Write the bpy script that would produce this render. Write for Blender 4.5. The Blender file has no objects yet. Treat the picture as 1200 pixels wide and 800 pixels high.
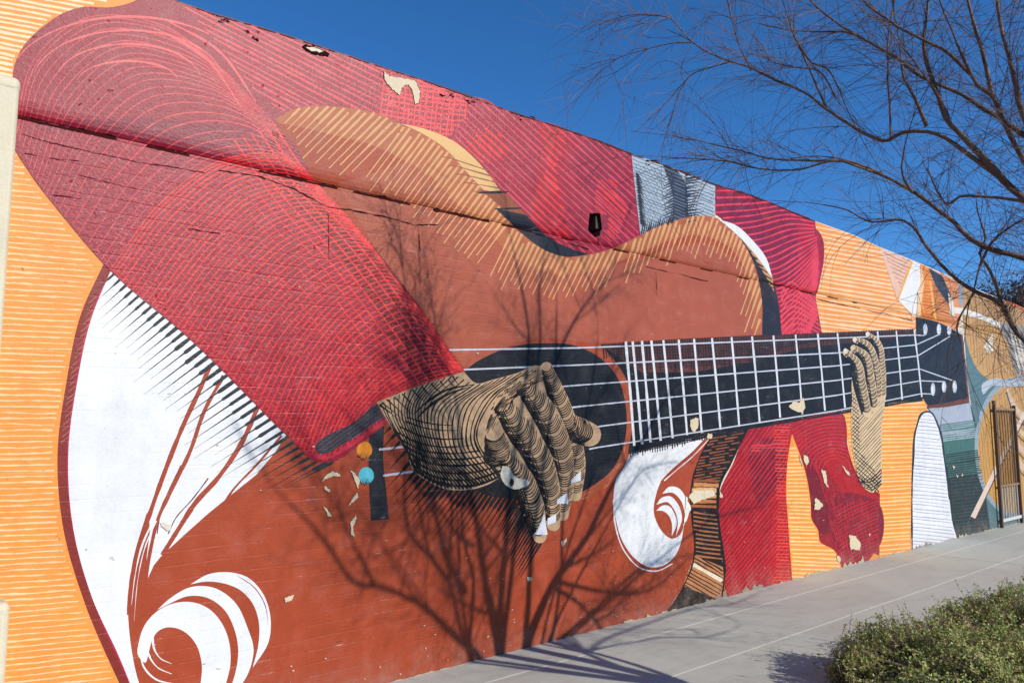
import bpy, bmesh, math, random
import numpy as np
from mathutils import Vector, Matrix, geometry
random.seed(7); rng = np.random.default_rng(7)
SC = bpy.context.scene
COL = SC.collection
R_ = math.radians

# ------------------------------------------------------------------ camera
F_PX, W_PX, H_PX = 900.0, 1200.0, 800.0          # focal length in pixels of the 1200 x 800 photograph
CAM_H, CAM_D = 1.6, 4.2744                        # eye height, distance from the wall plane (Y = 0)
VPX, VPY = 1645.0, 497.0                          # vanishing point of the wall's length
pitch = math.atan((VPY - 400) / F_PX)
_up = np.array([0, -math.cos(pitch), math.sin(pitch)])
_d = np.array([VPX - 600, VPY - 400, F_PX]); _d /= np.linalg.norm(_d)
_d = _d - (_d @ _up) * _up; _d /= np.linalg.norm(_d)
_n = np.cross(_up, _d); _n = _n if _n[2] > 0 else -_n
RM = np.array([_d, _n, _up])                      # camera (x right, y down, z forward) -> world
CAMP = np.array([0, -CAM_D, CAM_H])
cd = bpy.data.cameras.new('camera'); cam = bpy.data.objects.new('camera', cd); COL.objects.link(cam)
cd.sensor_width = 36; cd.sensor_fit = 'HORIZONTAL'; cd.lens = 36 * F_PX / W_PX
cd.clip_start = 0.05; cd.clip_end = 3000
rx, ry, rz = RM @ [1, 0, 0], RM @ [0, -1, 0], RM @ [0, 0, -1]
cam.matrix_world = Matrix(((rx[0], ry[0], rz[0], CAMP[0]), (rx[1], ry[1], rz[1], CAMP[1]), (rx[2], ry[2], rz[2], CAMP[2]), (0, 0, 0, 1)))
SC.camera = cam

# ------------------------------------------------------------------ light
SUN_EL = R_(27); SUN_H = np.array([0.29, -0.957])
SUN_H = SUN_H / np.linalg.norm(SUN_H)
SUN = np.array([SUN_H[0] * math.cos(SUN_EL), SUN_H[1] * math.cos(SUN_EL), math.sin(SUN_EL)])   # towards the sun
wd = bpy.data.worlds.new('World'); SC.world = wd; wd.use_nodes = True
nt = wd.node_tree; bg = nt.nodes['Background']
sky = nt.nodes.new('ShaderNodeTexSky'); sky.sky_type = 'NISHITA'; sky.sun_disc = False
sky.sun_elevation = SUN_EL; sky.sun_rotation = math.atan2(SUN_H[0], SUN_H[1])
sky.air_density = 0.7; sky.dust_density = 0.0; sky.ozone_density = 6.0; sky.altitude = 0
hs = nt.nodes.new('ShaderNodeHueSaturation'); hs.inputs['Saturation'].default_value = 1.15; hs.inputs['Value'].default_value = 1.15   # the photograph's vivid colour rendering
nt.links.new(sky.outputs[0], hs.inputs['Color']); nt.links.new(hs.outputs[0], bg.inputs[0]); bg.inputs[1].default_value = 0.130
sd = bpy.data.lights.new('sun', 'SUN'); sd.energy = 5.0; sd.angle = R_(0.53); sd.color = (1.0, 0.935, 0.845)
so = bpy.data.objects.new('sun', sd); COL.objects.link(so)
so.rotation_euler = Vector(-SUN).to_track_quat('-Z', 'Y').to_euler(); so.location = (3, -8, 8)
SC.view_settings.view_transform = 'Standard'; SC.view_settings.look = 'None'
SC.view_settings.exposure = 0.2; SC.view_settings.gamma = 1.0

# ------------------------------------------------------------------ helpers
def s2l(c):
    c = np.array(c, float) / 255
    return np.where(c <= 0.04045, c / 12.92, ((c + 0.055) / 1.055) ** 2.4)
ALB = 1.52
def tag(o, label=None, cat=None, group=None, kind=None):
    if label: o['label'] = label
    if cat: o['category'] = cat
    if group: o['group'] = group
    if kind: o['kind'] = kind
    return o
def empty(name, loc=(0, 0, 0)):
    o = bpy.data.objects.new(name, None); COL.objects.link(o); o.location = loc; o.empty_display_size = 0.2
    return o
def mesh_obj(name, verts, faces, mats, parent=None, mi=None, smooth=False):
    me = bpy.data.meshes.new(name); me.from_pydata([tuple(v) for v in verts], [], [tuple(f) for f in faces])
    for m in (mats if isinstance(mats, (list, tuple)) else [mats]): me.materials.append(m)
    if mi is not None: me.polygons.foreach_set('material_index', mi)
    if smooth: me.polygons.foreach_set('use_smooth', [True] * len(me.polygons))
    me.update()
    o = bpy.data.objects.new(name, me); COL.objects.link(o)
    if parent is not None:
        o.parent = parent; o.location = -Vector(parent.location)
    return o
def bm_obj(name, bm, mats, parent=None, smooth=False):
    me = bpy.data.meshes.new(name); bm.to_mesh(me); bm.free()
    for m in (mats if isinstance(mats, (list, tuple)) else [mats]): me.materials.append(m)
    if smooth: me.polygons.foreach_set('use_smooth', [True] * len(me.polygons))
    o = bpy.data.objects.new(name, me); COL.objects.link(o)
    if parent is not None:
        o.parent = parent; o.location = -Vector(parent.location)
    return o
def box(bm, x0, x1, y0, y1, z0, z1, bev=0.0, seg=2):
    r = bmesh.ops.create_cube(bm, size=1.0); vs = r['verts']
    for v in vs:
        v.co = Vector((x0 + (v.co.x + .5) * (x1 - x0), y0 + (v.co.y + .5) * (y1 - y0), z0 + (v.co.z + .5) * (z1 - z0)))
    if bev > 0:
        es = list({e for v in vs for e in v.link_edges})
        bmesh.ops.bevel(bm, geom=es, offset=bev, segments=seg, affect='EDGES', profile=0.5)
def ray(p): return RM @ np.array([p[0] - 600, p[1] - 400, F_PX])
def at_depth(x, y, depth): return CAMP + ray((x, y)) * (depth / F_PX)
def proj(P):
    c = RM.T @ (np.array(P) - CAMP); return 600 + F_PX * c[0] / c[2], 400 + F_PX * c[1] / c[2], c[2]

# wall cross-section: the parapet overhangs the face below a long open crack
PROF_Z = [-1, 3.066, 3.072, 3.084, 3.089, 3.108, 3.135, 3.165, 9]
PROF_Y = [0, 0, -0.005, -0.005, 0.002, 0.010, 0.014, 0.016, 0.016]
def prof(z): return np.interp(z, PROF_Z, PROF_Y)
def wallpx(P, iters=3):
    P = np.asarray(P, float).reshape(-1, 2)
    r = np.stack([P[:, 0] - 600, P[:, 1] - 400, np.full(len(P), F_PX)], 1) @ RM.T
    t = CAM_D / r[:, 1]
    for _ in range(iters):
        z = CAM_H + r[:, 2] * t
        # ignore the crack itself when tracing
        t = (CAM_D - np.interp(z, [-1, 3.085, 3.165, 9], [0, 0, 0.016, 0.016])) / r[:, 1]
    return np.stack([r[:, 0] * t, CAM_H + r[:, 2] * t], 1)

def spline(pts, closed=False, step=4.0, corners=None):
    """Catmull-Rom through pixel points; a third element 1 marks a corner."""
    cs = [len(p) > 2 and p[2] == 1 for p in pts]
    P = np.array([p[:2] for p in pts], float); n = len(P); out = []
    segs = n if closed else n - 1
    for i in range(segs):
        p1, p2 = P[i], P[(i + 1) % n]
        p0 = P[(i - 1) % n] if (closed or i > 0) else p1
        p3 = P[(i + 2) % n] if (closed or i + 2 < n) else p2
        if cs[i]: p0 = p1
        if cs[(i + 1) % n]: p3 = p2
        L = np.linalg.norm(p2 - p1); k = max(2, int(L / step))
        # centripetal-ish tangents limited by segment length
        def tan(a, b, c):
            la, lb = np.linalg.norm(b - a), np.linalg.norm(c - b)
            if la < 1e-6 or lb < 1e-6: return (c - a) * (1.0 if la < 1e-6 or lb < 1e-6 else .5)
            return ((b - a) / la * lb + (c - b) / lb * la) / (la + lb) * L
        m1, m2 = tan(p0, p1, p2), tan(p1, p2, p3)
        if np.linalg.norm(p0 - p1) < 1e-6: m1 = (p2 - p1)
        if np.linalg.norm(p3 - p2) < 1e-6: m2 = (p2 - p1)
        t = np.linspace(0, 1, k, endpoint=False)[:, None]
        out.append((2*t**3 - 3*t**2 + 1) * p1 + (t**3 - 2*t**2 + t) * m1 + (-2*t**3 + 3*t**2) * p2 + (t**3 - t**2) * m2)
    if not closed: out.append(P[-1:])
    return np.concatenate(out)
def poly(pts, step=10.0):
    """straight-sided polygon, edges resampled"""
    P = np.array([p[:2] for p in pts], float); out = []
    for i in range(len(P)):
        a, b = P[i], P[(i + 1) % len(P)]; k = max(1, int(np.linalg.norm(b - a) / step))
        out.append(a + (b - a) * np.linspace(0, 1, k, endpoint=False)[:, None])
    return np.concatenate(out)
def resample(P, n):
    P = np.asarray(P, float); d = np.r_[0, np.cumsum(np.linalg.norm(np.diff(P, axis=0), axis=1))]
    u = np.linspace(0, d[-1], n)
    return np.stack([np.interp(u, d, P[:, 0]), np.interp(u, d, P[:, 1])], 1)
def inside(P, pg):
    x, y = P[:, 0], P[:, 1]; r = np.zeros(len(P), bool); n = len(pg); j = n - 1
    for i in range(n):
        xi, yi = pg[i]; xj, yj = pg[j]
        c = (yi > y) != (yj > y)
        if c.any():
            xx = (xj - xi) * (y - yi) / ((yj - yi) if yj != yi else 1e-9) + xi
            r ^= c & (x < xx)
        j = i
    return r
def wob(n, amp, sm=3):
    v = rng.normal(0, 1, n + sm * 2)
    return np.convolve(v, np.ones(sm) / sm ** .5, 'same')[sm:sm + n] * amp

# ------------------------------------------------------------------ materials
def node_mat(name):
    m = bpy.data.materials.new(name); m.use_nodes = True
    return m, m.node_tree, m.node_tree.nodes['Principled BSDF']
def N(t, k, **kw):
    n = t.nodes.new(k)
    for a, b in kw.items(): setattr(n, a, b)
    return n
def mth(t, op, a, b=None, c=None):
    n = N(t, 'ShaderNodeMath', operation=op)
    for i, v in enumerate((a, b, c)):
        if v is None: continue
        if isinstance(v, (int, float)): n.inputs[i].default_value = v
        else: t.links.new(v, n.inputs[i])
    return n.outputs[0]
def noise(t, vec, scale, detail=4, rough=.55):
    n = N(t, 'ShaderNodeTexNoise'); n.inputs['Scale'].default_value = scale; n.inputs['Detail'].default_value = detail
    n.inputs['Roughness'].default_value = rough; t.links.new(vec, n.inputs['Vector']); return n.outputs['Fac']
def ramp(t, v, a, b, lo=0.0, hi=1.0):
    n = N(t, 'ShaderNodeMapRange'); n.inputs[1].default_value = a; n.inputs[2].default_value = b
    n.inputs[3].default_value = lo; n.inputs[4].default_value = hi; t.links.new(v, n.inputs[0]); return n.outputs[0]
def mixc(t, fac, a, b, mode='MIX'):
    n = N(t, 'ShaderNodeMix', data_type='RGBA', blend_type=mode)
    for s, v in ((0, fac), (6, a), (7, b)):
        if isinstance(v, (int, float)): n.inputs[s].default_value = v
        elif isinstance(v, (tuple, list, np.ndarray)): n.inputs[s].default_value = (*[float(q) for q in v[:3]], 1)
        else: t.links.new(v, n.inputs[s])
    return n.outputs[2]

def paint_group():
    """weathered house paint brushed over old brickwork: courses telegraph through, chalky joints, pits and stains"""
    g = bpy.data.node_groups.new('weathered_paint', 'ShaderNodeTree')
    for nm, ty in (('Color', 'NodeSocketColor'), ('Lump', 'NodeSocketFloat'), ('Rough', 'NodeSocketFloat'), ('Spec', 'NodeSocketFloat')):
        g.interface.new_socket(nm, in_out='INPUT', socket_type=ty)
    g.interface.new_socket('BSDF', in_out='OUTPUT', socket_type='NodeSocketShader')
    gi, go = N(g, 'NodeGroupInput'), N(g, 'NodeGroupOutput')
    pos = N(g, 'ShaderNodeNewGeometry').outputs['Position']
    sep = N(g, 'ShaderNodeSeparateXYZ'); g.links.new(pos, sep.inputs[0])
    cmb = N(g, 'ShaderNodeCombineXYZ'); g.links.new(sep.outputs[0], cmb.inputs[0]); g.links.new(sep.outputs[2], cmb.inputs[1])
    # slightly wandering courses
    wv = noise(g, cmb.outputs[0], 1.7, 2)
    wz = mth(g, 'ADD', sep.outputs[2], mth(g, 'MULTIPLY', mth(g, 'SUBTRACT', wv, .5), .018))
    cb2 = N(g, 'ShaderNodeCombineXYZ'); g.links.new(sep.outputs[0], cb2.inputs[0]); g.links.new(wz, cb2.inputs[1])
    br = N(g, 'ShaderNodeTexBrick'); g.links.new(cb2.outputs[0], br.inputs['Vector'])
    br.inputs['Scale'].default_value = 1.0; br.inputs['Brick Width'].default_value = .215; br.inputs['Row Height'].default_value = .0725
    br.inputs['Mortar Size'].default_value = .0045; br.inputs['Mortar Smooth'].default_value = .6; br.inputs['Bias'].default_value = 0
    joint = br.outputs['Fac']
    low = ramp(g, sep.outputs[2], 3.03, 2.9)                       # only the brick below the rendered parapet
    patch = ramp(g, noise(g, cmb.outputs[0], 2.3, 3), .40, .62)
    jm = mth(g, 'MULTIPLY', mth(g, 'MULTIPLY', joint, low), mth(g, 'ADD', mth(g, 'MULTIPLY', patch, .8), .2))
    # chalky dirt caught on some bed joints
    bed = mth(g, 'ABSOLUTE', mth(g, 'SUBTRACT', mth(g, 'FRACT', mth(g, 'DIVIDE', wz, .0725)), .5))
    bedl = ramp(g, bed, .455, .49)
    n1 = noise(g, cmb.outputs[0], 5.5, 5, .7)
    chalk = mth(g, 'MULTIPLY', mth(g, 'MULTIPLY', bedl, low), mth(g, 'MULTIPLY', ramp(g, n1, .57, .68), ramp(g, noise(g, cmb.outputs[0], 26, 4, .7), .42, .6)))
    big = noise(g, cmb.outputs[0], 1.1, 4)
    mid = noise(g, cmb.outputs[0], 7.0, 6, .65)
    fine = noise(g, pos, 55.0, 5, .7)
    vfine = noise(g, pos, 190.0, 3, .7)
    # streak map stretched downwards (rain wash)
    mp = N(g, 'ShaderNodeMapping'); mp.inputs['Scale'].default_value = (9, 9, .8); g.links.new(pos, mp.inputs[0])
    strk = noise(g, mp.outputs[0], 1.0, 4)
    val = mth(g, 'ADD', .78, mth(g, 'MULTIPLY', big, .22))
    val = mth(g, 'ADD', val, mth(g, 'MULTIPLY', mth(g, 'SUBTRACT', mid, .5), .26))
    val = mth(g, 'ADD', val, mth(g, 'MULTIPLY', mth(g, 'SUBTRACT', strk, .5), .18))
    val = mth(g, 'ADD', val, mth(g, 'MULTIPLY', mth(g, 'SUBTRACT', fine, .5), .25))
    val = mth(g, 'ADD', val, .06)
    vc = N(g, 'ShaderNodeCombineColor'); [g.links.new(val, vc.inputs[i]) for i in range(3)]
    c = mixc(g, 1.0, gi.outputs['Color'], vc.outputs[0], 'MULTIPLY')
    # faded, sun-bleached patches
    fade = mth(g, 'MULTIPLY', ramp(g, mth(g, 'ADD', mth(g, 'MULTIPLY', mid, .5), mth(g, 'MULTIPLY', n1, .5)), .5, .72), .13)
    fl = N(g, 'ShaderNodeVectorMath', operation='MULTIPLY_ADD'); g.links.new(gi.outputs['Color'], fl.inputs[0]); fl.inputs[1].default_value = (.8, .8, .8); fl.inputs[2].default_value = (.17, .16, .16)
    c = mixc(g, fade, c, fl.outputs[0])
    c = mixc(g, mth(g, 'MULTIPLY', chalk, .55), c, (.62, .52, .47))
    # pits and scuffs
    vo = N(g, 'ShaderNodeTexVoronoi'); vo.inputs['Scale'].default_value = 17; vo.inputs['Randomness'].default_value = 1
    dn = N(g, 'ShaderNodeVectorMath', operation='ADD'); nn = N(g, 'ShaderNodeTexNoise'); nn.inputs['Scale'].default_value = 30
    g.links.new(cmb.outputs[0], nn.inputs['Vector']); sc = N(g, 'ShaderNodeVectorMath', operation='SCALE'); sc.inputs['Scale'].default_value = .06
    g.links.new(nn.outputs['Color'], sc.inputs[0]); g.links.new(cmb.outputs[0], dn.inputs[0]); g.links.new(sc.outputs[0], dn.inputs[1])
    g.links.new(dn.outputs[0], vo.inputs['Vector'])
    pit = mth(g, 'MULTIPLY', ramp(g, vo.outputs['Distance'], .17, .10), ramp(g, n1, .56, .63))
    pitc = mixc(g, .72, gi.outputs['Color'], (.02, .012, .012))
    c = mixc(g, mth(g, 'MULTIPLY', pit, mth(g, 'ADD', .25, mth(g, 'MULTIPLY', gi.outputs['Lump'], .5))), c, pitc)
    # splash and dust at the foot
    foot = mth(g, 'MULTIPLY', ramp(g, sep.outputs[2], .22, .0), ramp(g, mid, .35, .65))
    c = mixc(g, mth(g, 'MULTIPLY', foot, .38), c, (.21, .165, .135))
    # relief
    bedg = mth(g, 'MULTIPLY', mth(g, 'MULTIPLY', ramp(g, bed, .41, .5), low), mth(g, 'ADD', .06, mth(g, 'MULTIPLY', patch, .8)))
    h = mth(g, 'SUBTRACT', mth(g, 'MULTIPLY', jm, -.0006), mth(g, 'MULTIPLY', bedg, .0007))
    h = mth(g, 'ADD', h, mth(g, 'MULTIPLY', mth(g, 'MULTIPLY', mid, .010), gi.outputs['Lump']))
    h = mth(g, 'ADD', h, mth(g, 'MULTIPLY', mth(g, 'MULTIPLY', fine, .0042), mth(g, 'ADD', .35, gi.outputs['Lump'])))
    h = mth(g, 'ADD', h, mth(g, 'MULTIPLY', vfine, .0009))
    h = mth(g, 'SUBTRACT', h, mth(g, 'MULTIPLY', pit, .004))
    bp = N(g, 'ShaderNodeBump'); bp.inputs['Strength'].default_value = .85; bp.inputs['Distance'].default_value = 1.0
    g.links.new(h, bp.inputs['Height'])
    p = N(g, 'ShaderNodeBsdfPrincipled'); g.links.new(c, p.inputs['Base Color']); g.links.new(bp.outputs[0], p.inputs['Normal'])
    rg = mth(g, 'ADD', gi.outputs['Rough'], mth(g, 'MULTIPLY', mth(g, 'SUBTRACT', mid, .5), .25))
    g.links.new(rg, p.inputs['Roughness']); g.links.new(gi.outputs['Spec'], p.inputs['Specular IOR Level'])
    g.links.new(p.outputs[0], go.inputs[0])
    return g
PG = paint_group()
_pm = {}
def paint(rgb, lump=.25, rough=.42):
    k = (tuple(rgb), lump, rough)
    if k not in _pm:
        m = bpy.data.materials.new('paint_%02x%02x%02x' % tuple(int(v) for v in rgb)); m.use_nodes = True; t = m.node_tree
        t.nodes.remove(t.nodes['Principled BSDF'])
        n = N(t, 'ShaderNodeGroup'); n.node_tree = PG
        n.inputs['Color'].default_value = (*[float(v) for v in s2l(rgb) / ALB], 1)
        n.inputs['Lump'].default_value = lump; n.inputs['Rough'].default_value = rough; n.inputs['Spec'].default_value = .24 if rough < .4 else .17
        t.links.new(n.outputs[0], t.nodes['Material Output'].inputs[0]); _pm[k] = m
    return _pm[k]
def simple(name, rgb, rough=.7, var=.2, scale=8, bump=.002, bscale=40, metal=0.0, spec=.5):
    m, t, p = node_mat(name); pos = N(t, 'ShaderNodeNewGeometry').outputs['Position']
    a = noise(t, pos, scale, 5, .6); b = noise(t, pos, bscale, 4, .6)
    v = mth(t, 'ADD', 1 - var / 2, mth(t, 'MULTIPLY', mth(t, 'SUBTRACT', mth(t, 'ADD', mth(t, 'MULTIPLY', a, .6), mth(t, 'MULTIPLY', b, .4)), .5), var * 2.2))
    vc = N(t, 'ShaderNodeCombineColor'); [t.links.new(v, vc.inputs[i]) for i in range(3)]
    t.links.new(mixc(t, 1.0, tuple(rgb), vc.outputs[0], 'MULTIPLY'), p.inputs['Base Color'])
    p.inputs['Roughness'].default_value = rough; p.inputs['Metallic'].default_value = metal; p.inputs['Specular IOR Level'].default_value = spec
    bp = N(t, 'ShaderNodeBump'); bp.inputs['Distance'].default_value = 1.0; bp.inputs['Strength'].default_value = .8
    t.links.new(mth(t, 'MULTIPLY', b, bump), bp.inputs['Height']); t.links.new(bp.outputs[0], p.inputs['Normal'])
    return m

# ------------------------------------------------------------------ painted parts of the wall
BUILD = empty('mural_building', (6, 0, 0))
tag(BUILD, 'long painted masonry building whose side wall carries a mural of hands playing a guitar', 'building')
LAYER = 0.00016
CUTS = [3.066, 3.072, 3.084, 3.089, 3.108, 3.135, 3.165]
HOLE = np.array([(691, 250), (701, 249.5), (712, 253), (711, 268), (704, 270), (703, 276), (697, 279), (693, 274), (689, 270), (690, 258)], float)
class Part:
    """one coat or group of brush strokes of the mural: traced outlines laid on the wall's own profile"""
    def __init__(s, name, label=None, lump=.25, rough=.42):
        s.name, s.label, s.lump, s.rough = name, label, lump, rough
        s.mats = []; s.v = []; s.f = []; s.mi = []
    def mat(s, rgb, **kw):
        m = rgb if not isinstance(rgb, (tuple, list)) else paint(rgb, kw.get('lump', s.lump), kw.get('rough', s.rough))
        if m not in s.mats: s.mats.append(m)
        return s.mats.index(m)
    def _add(s, XZ, faces, layer, mi):
        layer += random.random() * .4        # coats never lie in exactly one plane
        b = len(s.v); s.v += [(x, layer, z) for x, z in XZ]
        s.f += [tuple(b + i for i in f) for f in faces]; s.mi += [mi] * len(faces)
    def fill(s, P, rgb, layer, holes=(), **kw):
        XZ = wallpx(P); rings = [[Vector((x, z, 0)) for x, z in XZ]]; allp = list(XZ)
        for h in holes:
            hz = wallpx(h); rings.append([Vector((x, z, 0)) for x, z in hz]); allp += list(hz)
        tris = geometry.tessellate_polygon(rings)
        s._add(allp, tris, layer, s.mat(rgb, **kw)); return s
    def strip(s, C, w, rgb, layer, **kw):
        C = np.asarray(C, float); n = len(C)
        if n < 2: return s
        w = np.broadcast_to(np.asarray(w, float), (n,))
        d = np.gradient(C, axis=0); d /= (np.linalg.norm(d, axis=1)[:, None] + 1e-9); nr = np.stack([-d[:, 1], d[:, 0]], 1)
        XZ = wallpx(np.concatenate([C + nr * w[:, None] / 2, C - nr * w[:, None] / 2]))
        s._add(XZ, [(i, i + 1, n + i + 1, n + i) for i in range(n - 1)], layer, s.mat(rgb, **kw)); return s
    def build(s):
        bm = bmesh.new(); vs = [bm.verts.new(v) for v in s.v]
        for f, m in zip(s.f, s.mi):
            try: fc = bm.faces.new([vs[i] for i in f]); fc.material_index = m
            except ValueError: pass
        zs = [v[2] for v in s.v]
        for z in CUTS:
            if min(zs) < z < max(zs):
                bmesh.ops.bisect_plane(bm, geom=bm.verts[:] + bm.edges[:] + bm.faces[:], plane_co=(0, 0, z), plane_no=(0, 0, 1), dist=1e-6)
        for v in bm.verts: v.co.y = -(float(prof(v.co.z)) + 0.0004 + LAYER * v.co.y)
        bm.normal_update()
        for f in bm.faces:
            if f.normal.y > 0: f.normal_flip()
        o = bm_obj(s.name, bm, s.mats, BUILD)
        if s.label: o['label'] = s.label
        return o

def runs(mask):
    i, n = 0, len(mask)
    while i < n:
        if mask[i]:
            j = i
            while j < n and mask[j]: j += 1
            yield i, j; i = j
        else: i += 1
def brush(part, C, w, rgb, layer, clip=None, excl=(), taper='none', dash=None, jit=.18, wmin=.15, step=2.5):
    """one hand-painted stroke, clipped to an outline, with wandering width"""
    C = np.asarray(C, float); L = np.linalg.norm(np.diff(C, axis=0), axis=1).sum(); n = max(4, int(L / step)); C = resample(C, n)
    t = np.linspace(0, 1, n); ww = np.full(n, float(w))
    if taper == 'end': ww = w * (1 - (1 - wmin) * t)
    elif taper == 'start': ww = w * (wmin + (1 - wmin) * t)
    elif taper == 'both': ww = w * (wmin + (1 - wmin) * np.sin(np.pi * t) ** .7)
    elif callable(taper): ww = w * taper(t)
    ww = ww * (1 + wob(n, jit, 5)); ww = np.clip(ww, .25, None)
    m = np.ones(n, bool)
    if clip is not None: m &= inside(C, clip)
    for e in excl: m &= ~inside(C, e)
    if dash:
        a, b = dash; ph = random.random() * (a + b); s = (t * L + ph) % (a + b); m &= s < a * (1 + .0 * t)
    for i, j in runs(m):
        if j - i >= 3: part.strip(C[i:j], ww[i:j], rgb, layer)
def family(part, guides, n, w, rgb, layer, pj=.10, **kw):
    G = [resample(spline(g, step=3), 40) for g in guides]; G = np.array(G); k = len(G) - 1
    for u in np.linspace(0, 1, n):
        u = np.clip(u + random.uniform(-pj, pj) / max(n, 1), 0, 1) * k; i = min(int(u), k - 1); f = u - i
        # smooth interpolation across guides
        a, b = G[i], G[i + 1]; C = a + (b - a) * f
        if k > 1:
            p, q = G[max(i - 1, 0)], G[min(i + 2, k)]
            C = .5 * ((2 * a) + (-p + b) * f + (2 * p - 5 * a + 4 * b - q) * f * f + (-p + 3 * a - 3 * b + q) * f ** 3)
        brush(part, C, w(u / k) if callable(w) else w, rgb, layer, **kw)
def hatch(part, pg, ang, space, w, rgb, layer, curve=0.0, drift=0.0, **kw):
    """parallel (or slightly bowed / fanned) strokes across an outline; ang in degrees, y down"""
    c = (pg.min(0) + pg.max(0)) / 2; L = np.linalg.norm(pg.max(0) - pg.min(0)) * .55
    k = int(2 * L / space); t = np.linspace(-1, 1, 60)
    for i in range(k + 1):
        o = -L + i * space + random.uniform(-.12, .12) * space; a = R_(ang + drift * (o / L))
        d = np.array([math.cos(a), math.sin(a)]); nv = np.array([-math.sin(R_(ang)), math.cos(R_(ang))])
        C = c + nv * o + d * (t * L)[:, None] + nv * (curve * (t ** 2) * L)[:, None] + nv * (wob(60, .25, 9))[:, None]
        brush(part, C, w * random.uniform(.8, 1.15), rgb, layer, clip=pg, **kw)
def chip(part, pts, layer=34, rgb=(222, 208, 178), edge=True):
    P = poly(pts, 1.3); P = P + np.stack([wob(len(P), .42, 2), wob(len(P), .42, 2)], 1)
    if edge:
        c = P.mean(0); part.fill(c + (P - c) * 1.03 + np.array([.25, -.3]), (96, 44, 38), layer - 1)  # offset dark underlay: shadow along the flake's rim, painted in as colour
    part.fill(P, rgb, layer)

TOP = [(172, -11), (210, 2), (250, 16), (300, 30.5), (350, 46), (400, 62.5), (450, 79), (500, 95), (550, 112.5), (600, 131), (650, 147), (700, 164), (740, 180), (770, 190), (800, 201), (838, 216), (870, 225), (900, 236), (955, 259), (1000, 275), (1030, 289), (1075, 307), (1125, 329), (1128, 333), (1150, 341), (1178, 352), (1215, 368)]
def top_slice(x0, x1): return [p for p in TOP if x0 <= p[0] <= x1]
topw = wallpx(TOP)

ORANGE, CREAM = (250, 152, 62), (250, 205, 150)
BROWN, NAVY, WHITE, BLACK = (172, 74, 45), (22, 26, 36), (238, 241, 243), (24, 24, 28)
SHIRT, REDL, TAN = (166, 44, 74), (228, 62, 66), (222, 168, 112)

# -- base coat of the whole wall (plain cream render that shows at every chip), with the open pocket in the parapet
z_left = float(topw[0][1])
outer = [(-6.0, -0.3), (17.5, -0.3), (17.5, 3.55)] + [tuple(p) for p in topw[::-1]] + [(-6.0, z_left)]
def wall_sheet():
    hz = wallpx(HOLE)
    rings = [[Vector((x, z, 0)) for x, z in outer], [Vector((x, z, 0)) for x, z in hz]]
    s = Part('wall', lump=.35); s._add(outer + [tuple(p) for p in hz], geometry.tessellate_polygon(rings), 0, s.mat((232, 222, 200)))
    return s.build()
wall_sheet()
# body of the building behind the face: roof deck, back and side walls, parapet thickness
bm = bmesh.new()
box(bm, -6, 17.5, 7.8, 8.1, -.3, 3.6); box(bm, -6, -5.75, .3, 7.8, -.3, 3.6); box(bm, 17.25, 17.5, .3, 7.8, -.3, 3.5); box(bm, -5.75, 17.25, .3, 7.8, 2.9, 3.05)
bm_obj('back_walls', bm, simple('pale_render', (.5, .47, .42)), BUILD)
vv, ff = [], []
edge_t = [(-6.0, z_left)] + [tuple(p) for p in topw] + [(17.5, 3.55)]
for i, (x, z) in enumerate(edge_t): vv += [(x, -.016, z), (x, .3, z), (x, .3, 2.6)]
for i in range(len(edge_t) - 1): a = i * 3; ff += [(a, a + 3, a + 4, a + 1), (a + 1, a + 4, a + 5, a + 2)]
mesh_obj('parapet_top', vv, ff, paint((120, 40, 45)), BUILD)
# drip flashing along the top edge
s = Part('flashing'); tp_ = resample(np.array([(p[0], p[1] + .7) for p in TOP[:19]]), 420); s.strip(tp_, np.clip(1.1 + wob(420, .75, 4), .3, 3.2), (84, 30, 38), 40); s.build()
# pocket left by a missing block
hz = wallpx(HOLE); n = len(hz); vv = [(x, -float(prof(z)) - .001, z) for x, z in hz] + [(x + .01, .16, z) for x, z in hz]
ff = [(i, (i + 1) % n, n + (i + 1) % n, n + i) for i in range(n)] + [tuple(range(2 * n - 1, n - 1, -1))]
mesh_obj('pocket', vv, ff, simple('old_brick', (.16, .06, .05), .9, .4, 20, .01, 30), BUILD)
(bx0, bz0), (bx1, bz1) = wallpx([(701.5, 267)])[0], wallpx([(711.5, 252.5)])[0]
bm = bmesh.new(); box(bm, bx0, bx1 + .01, .015, .14, bz0, bz1 - .004, .008); bm_obj('brick', bm, simple('loose_brick', (.075, .05, .038), .9, .4, 20, .006, 40), BUILD)

# -- orange ground
p = Part('orange_ground', 'orange painted ground with cream brush lines')
OL = poly([(-900, -80), (185, -8), (420, 60), (420, 1500), (-900, 1500)], 30)
OLc = np.array([(-900, z) for z in (0,)])
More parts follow.
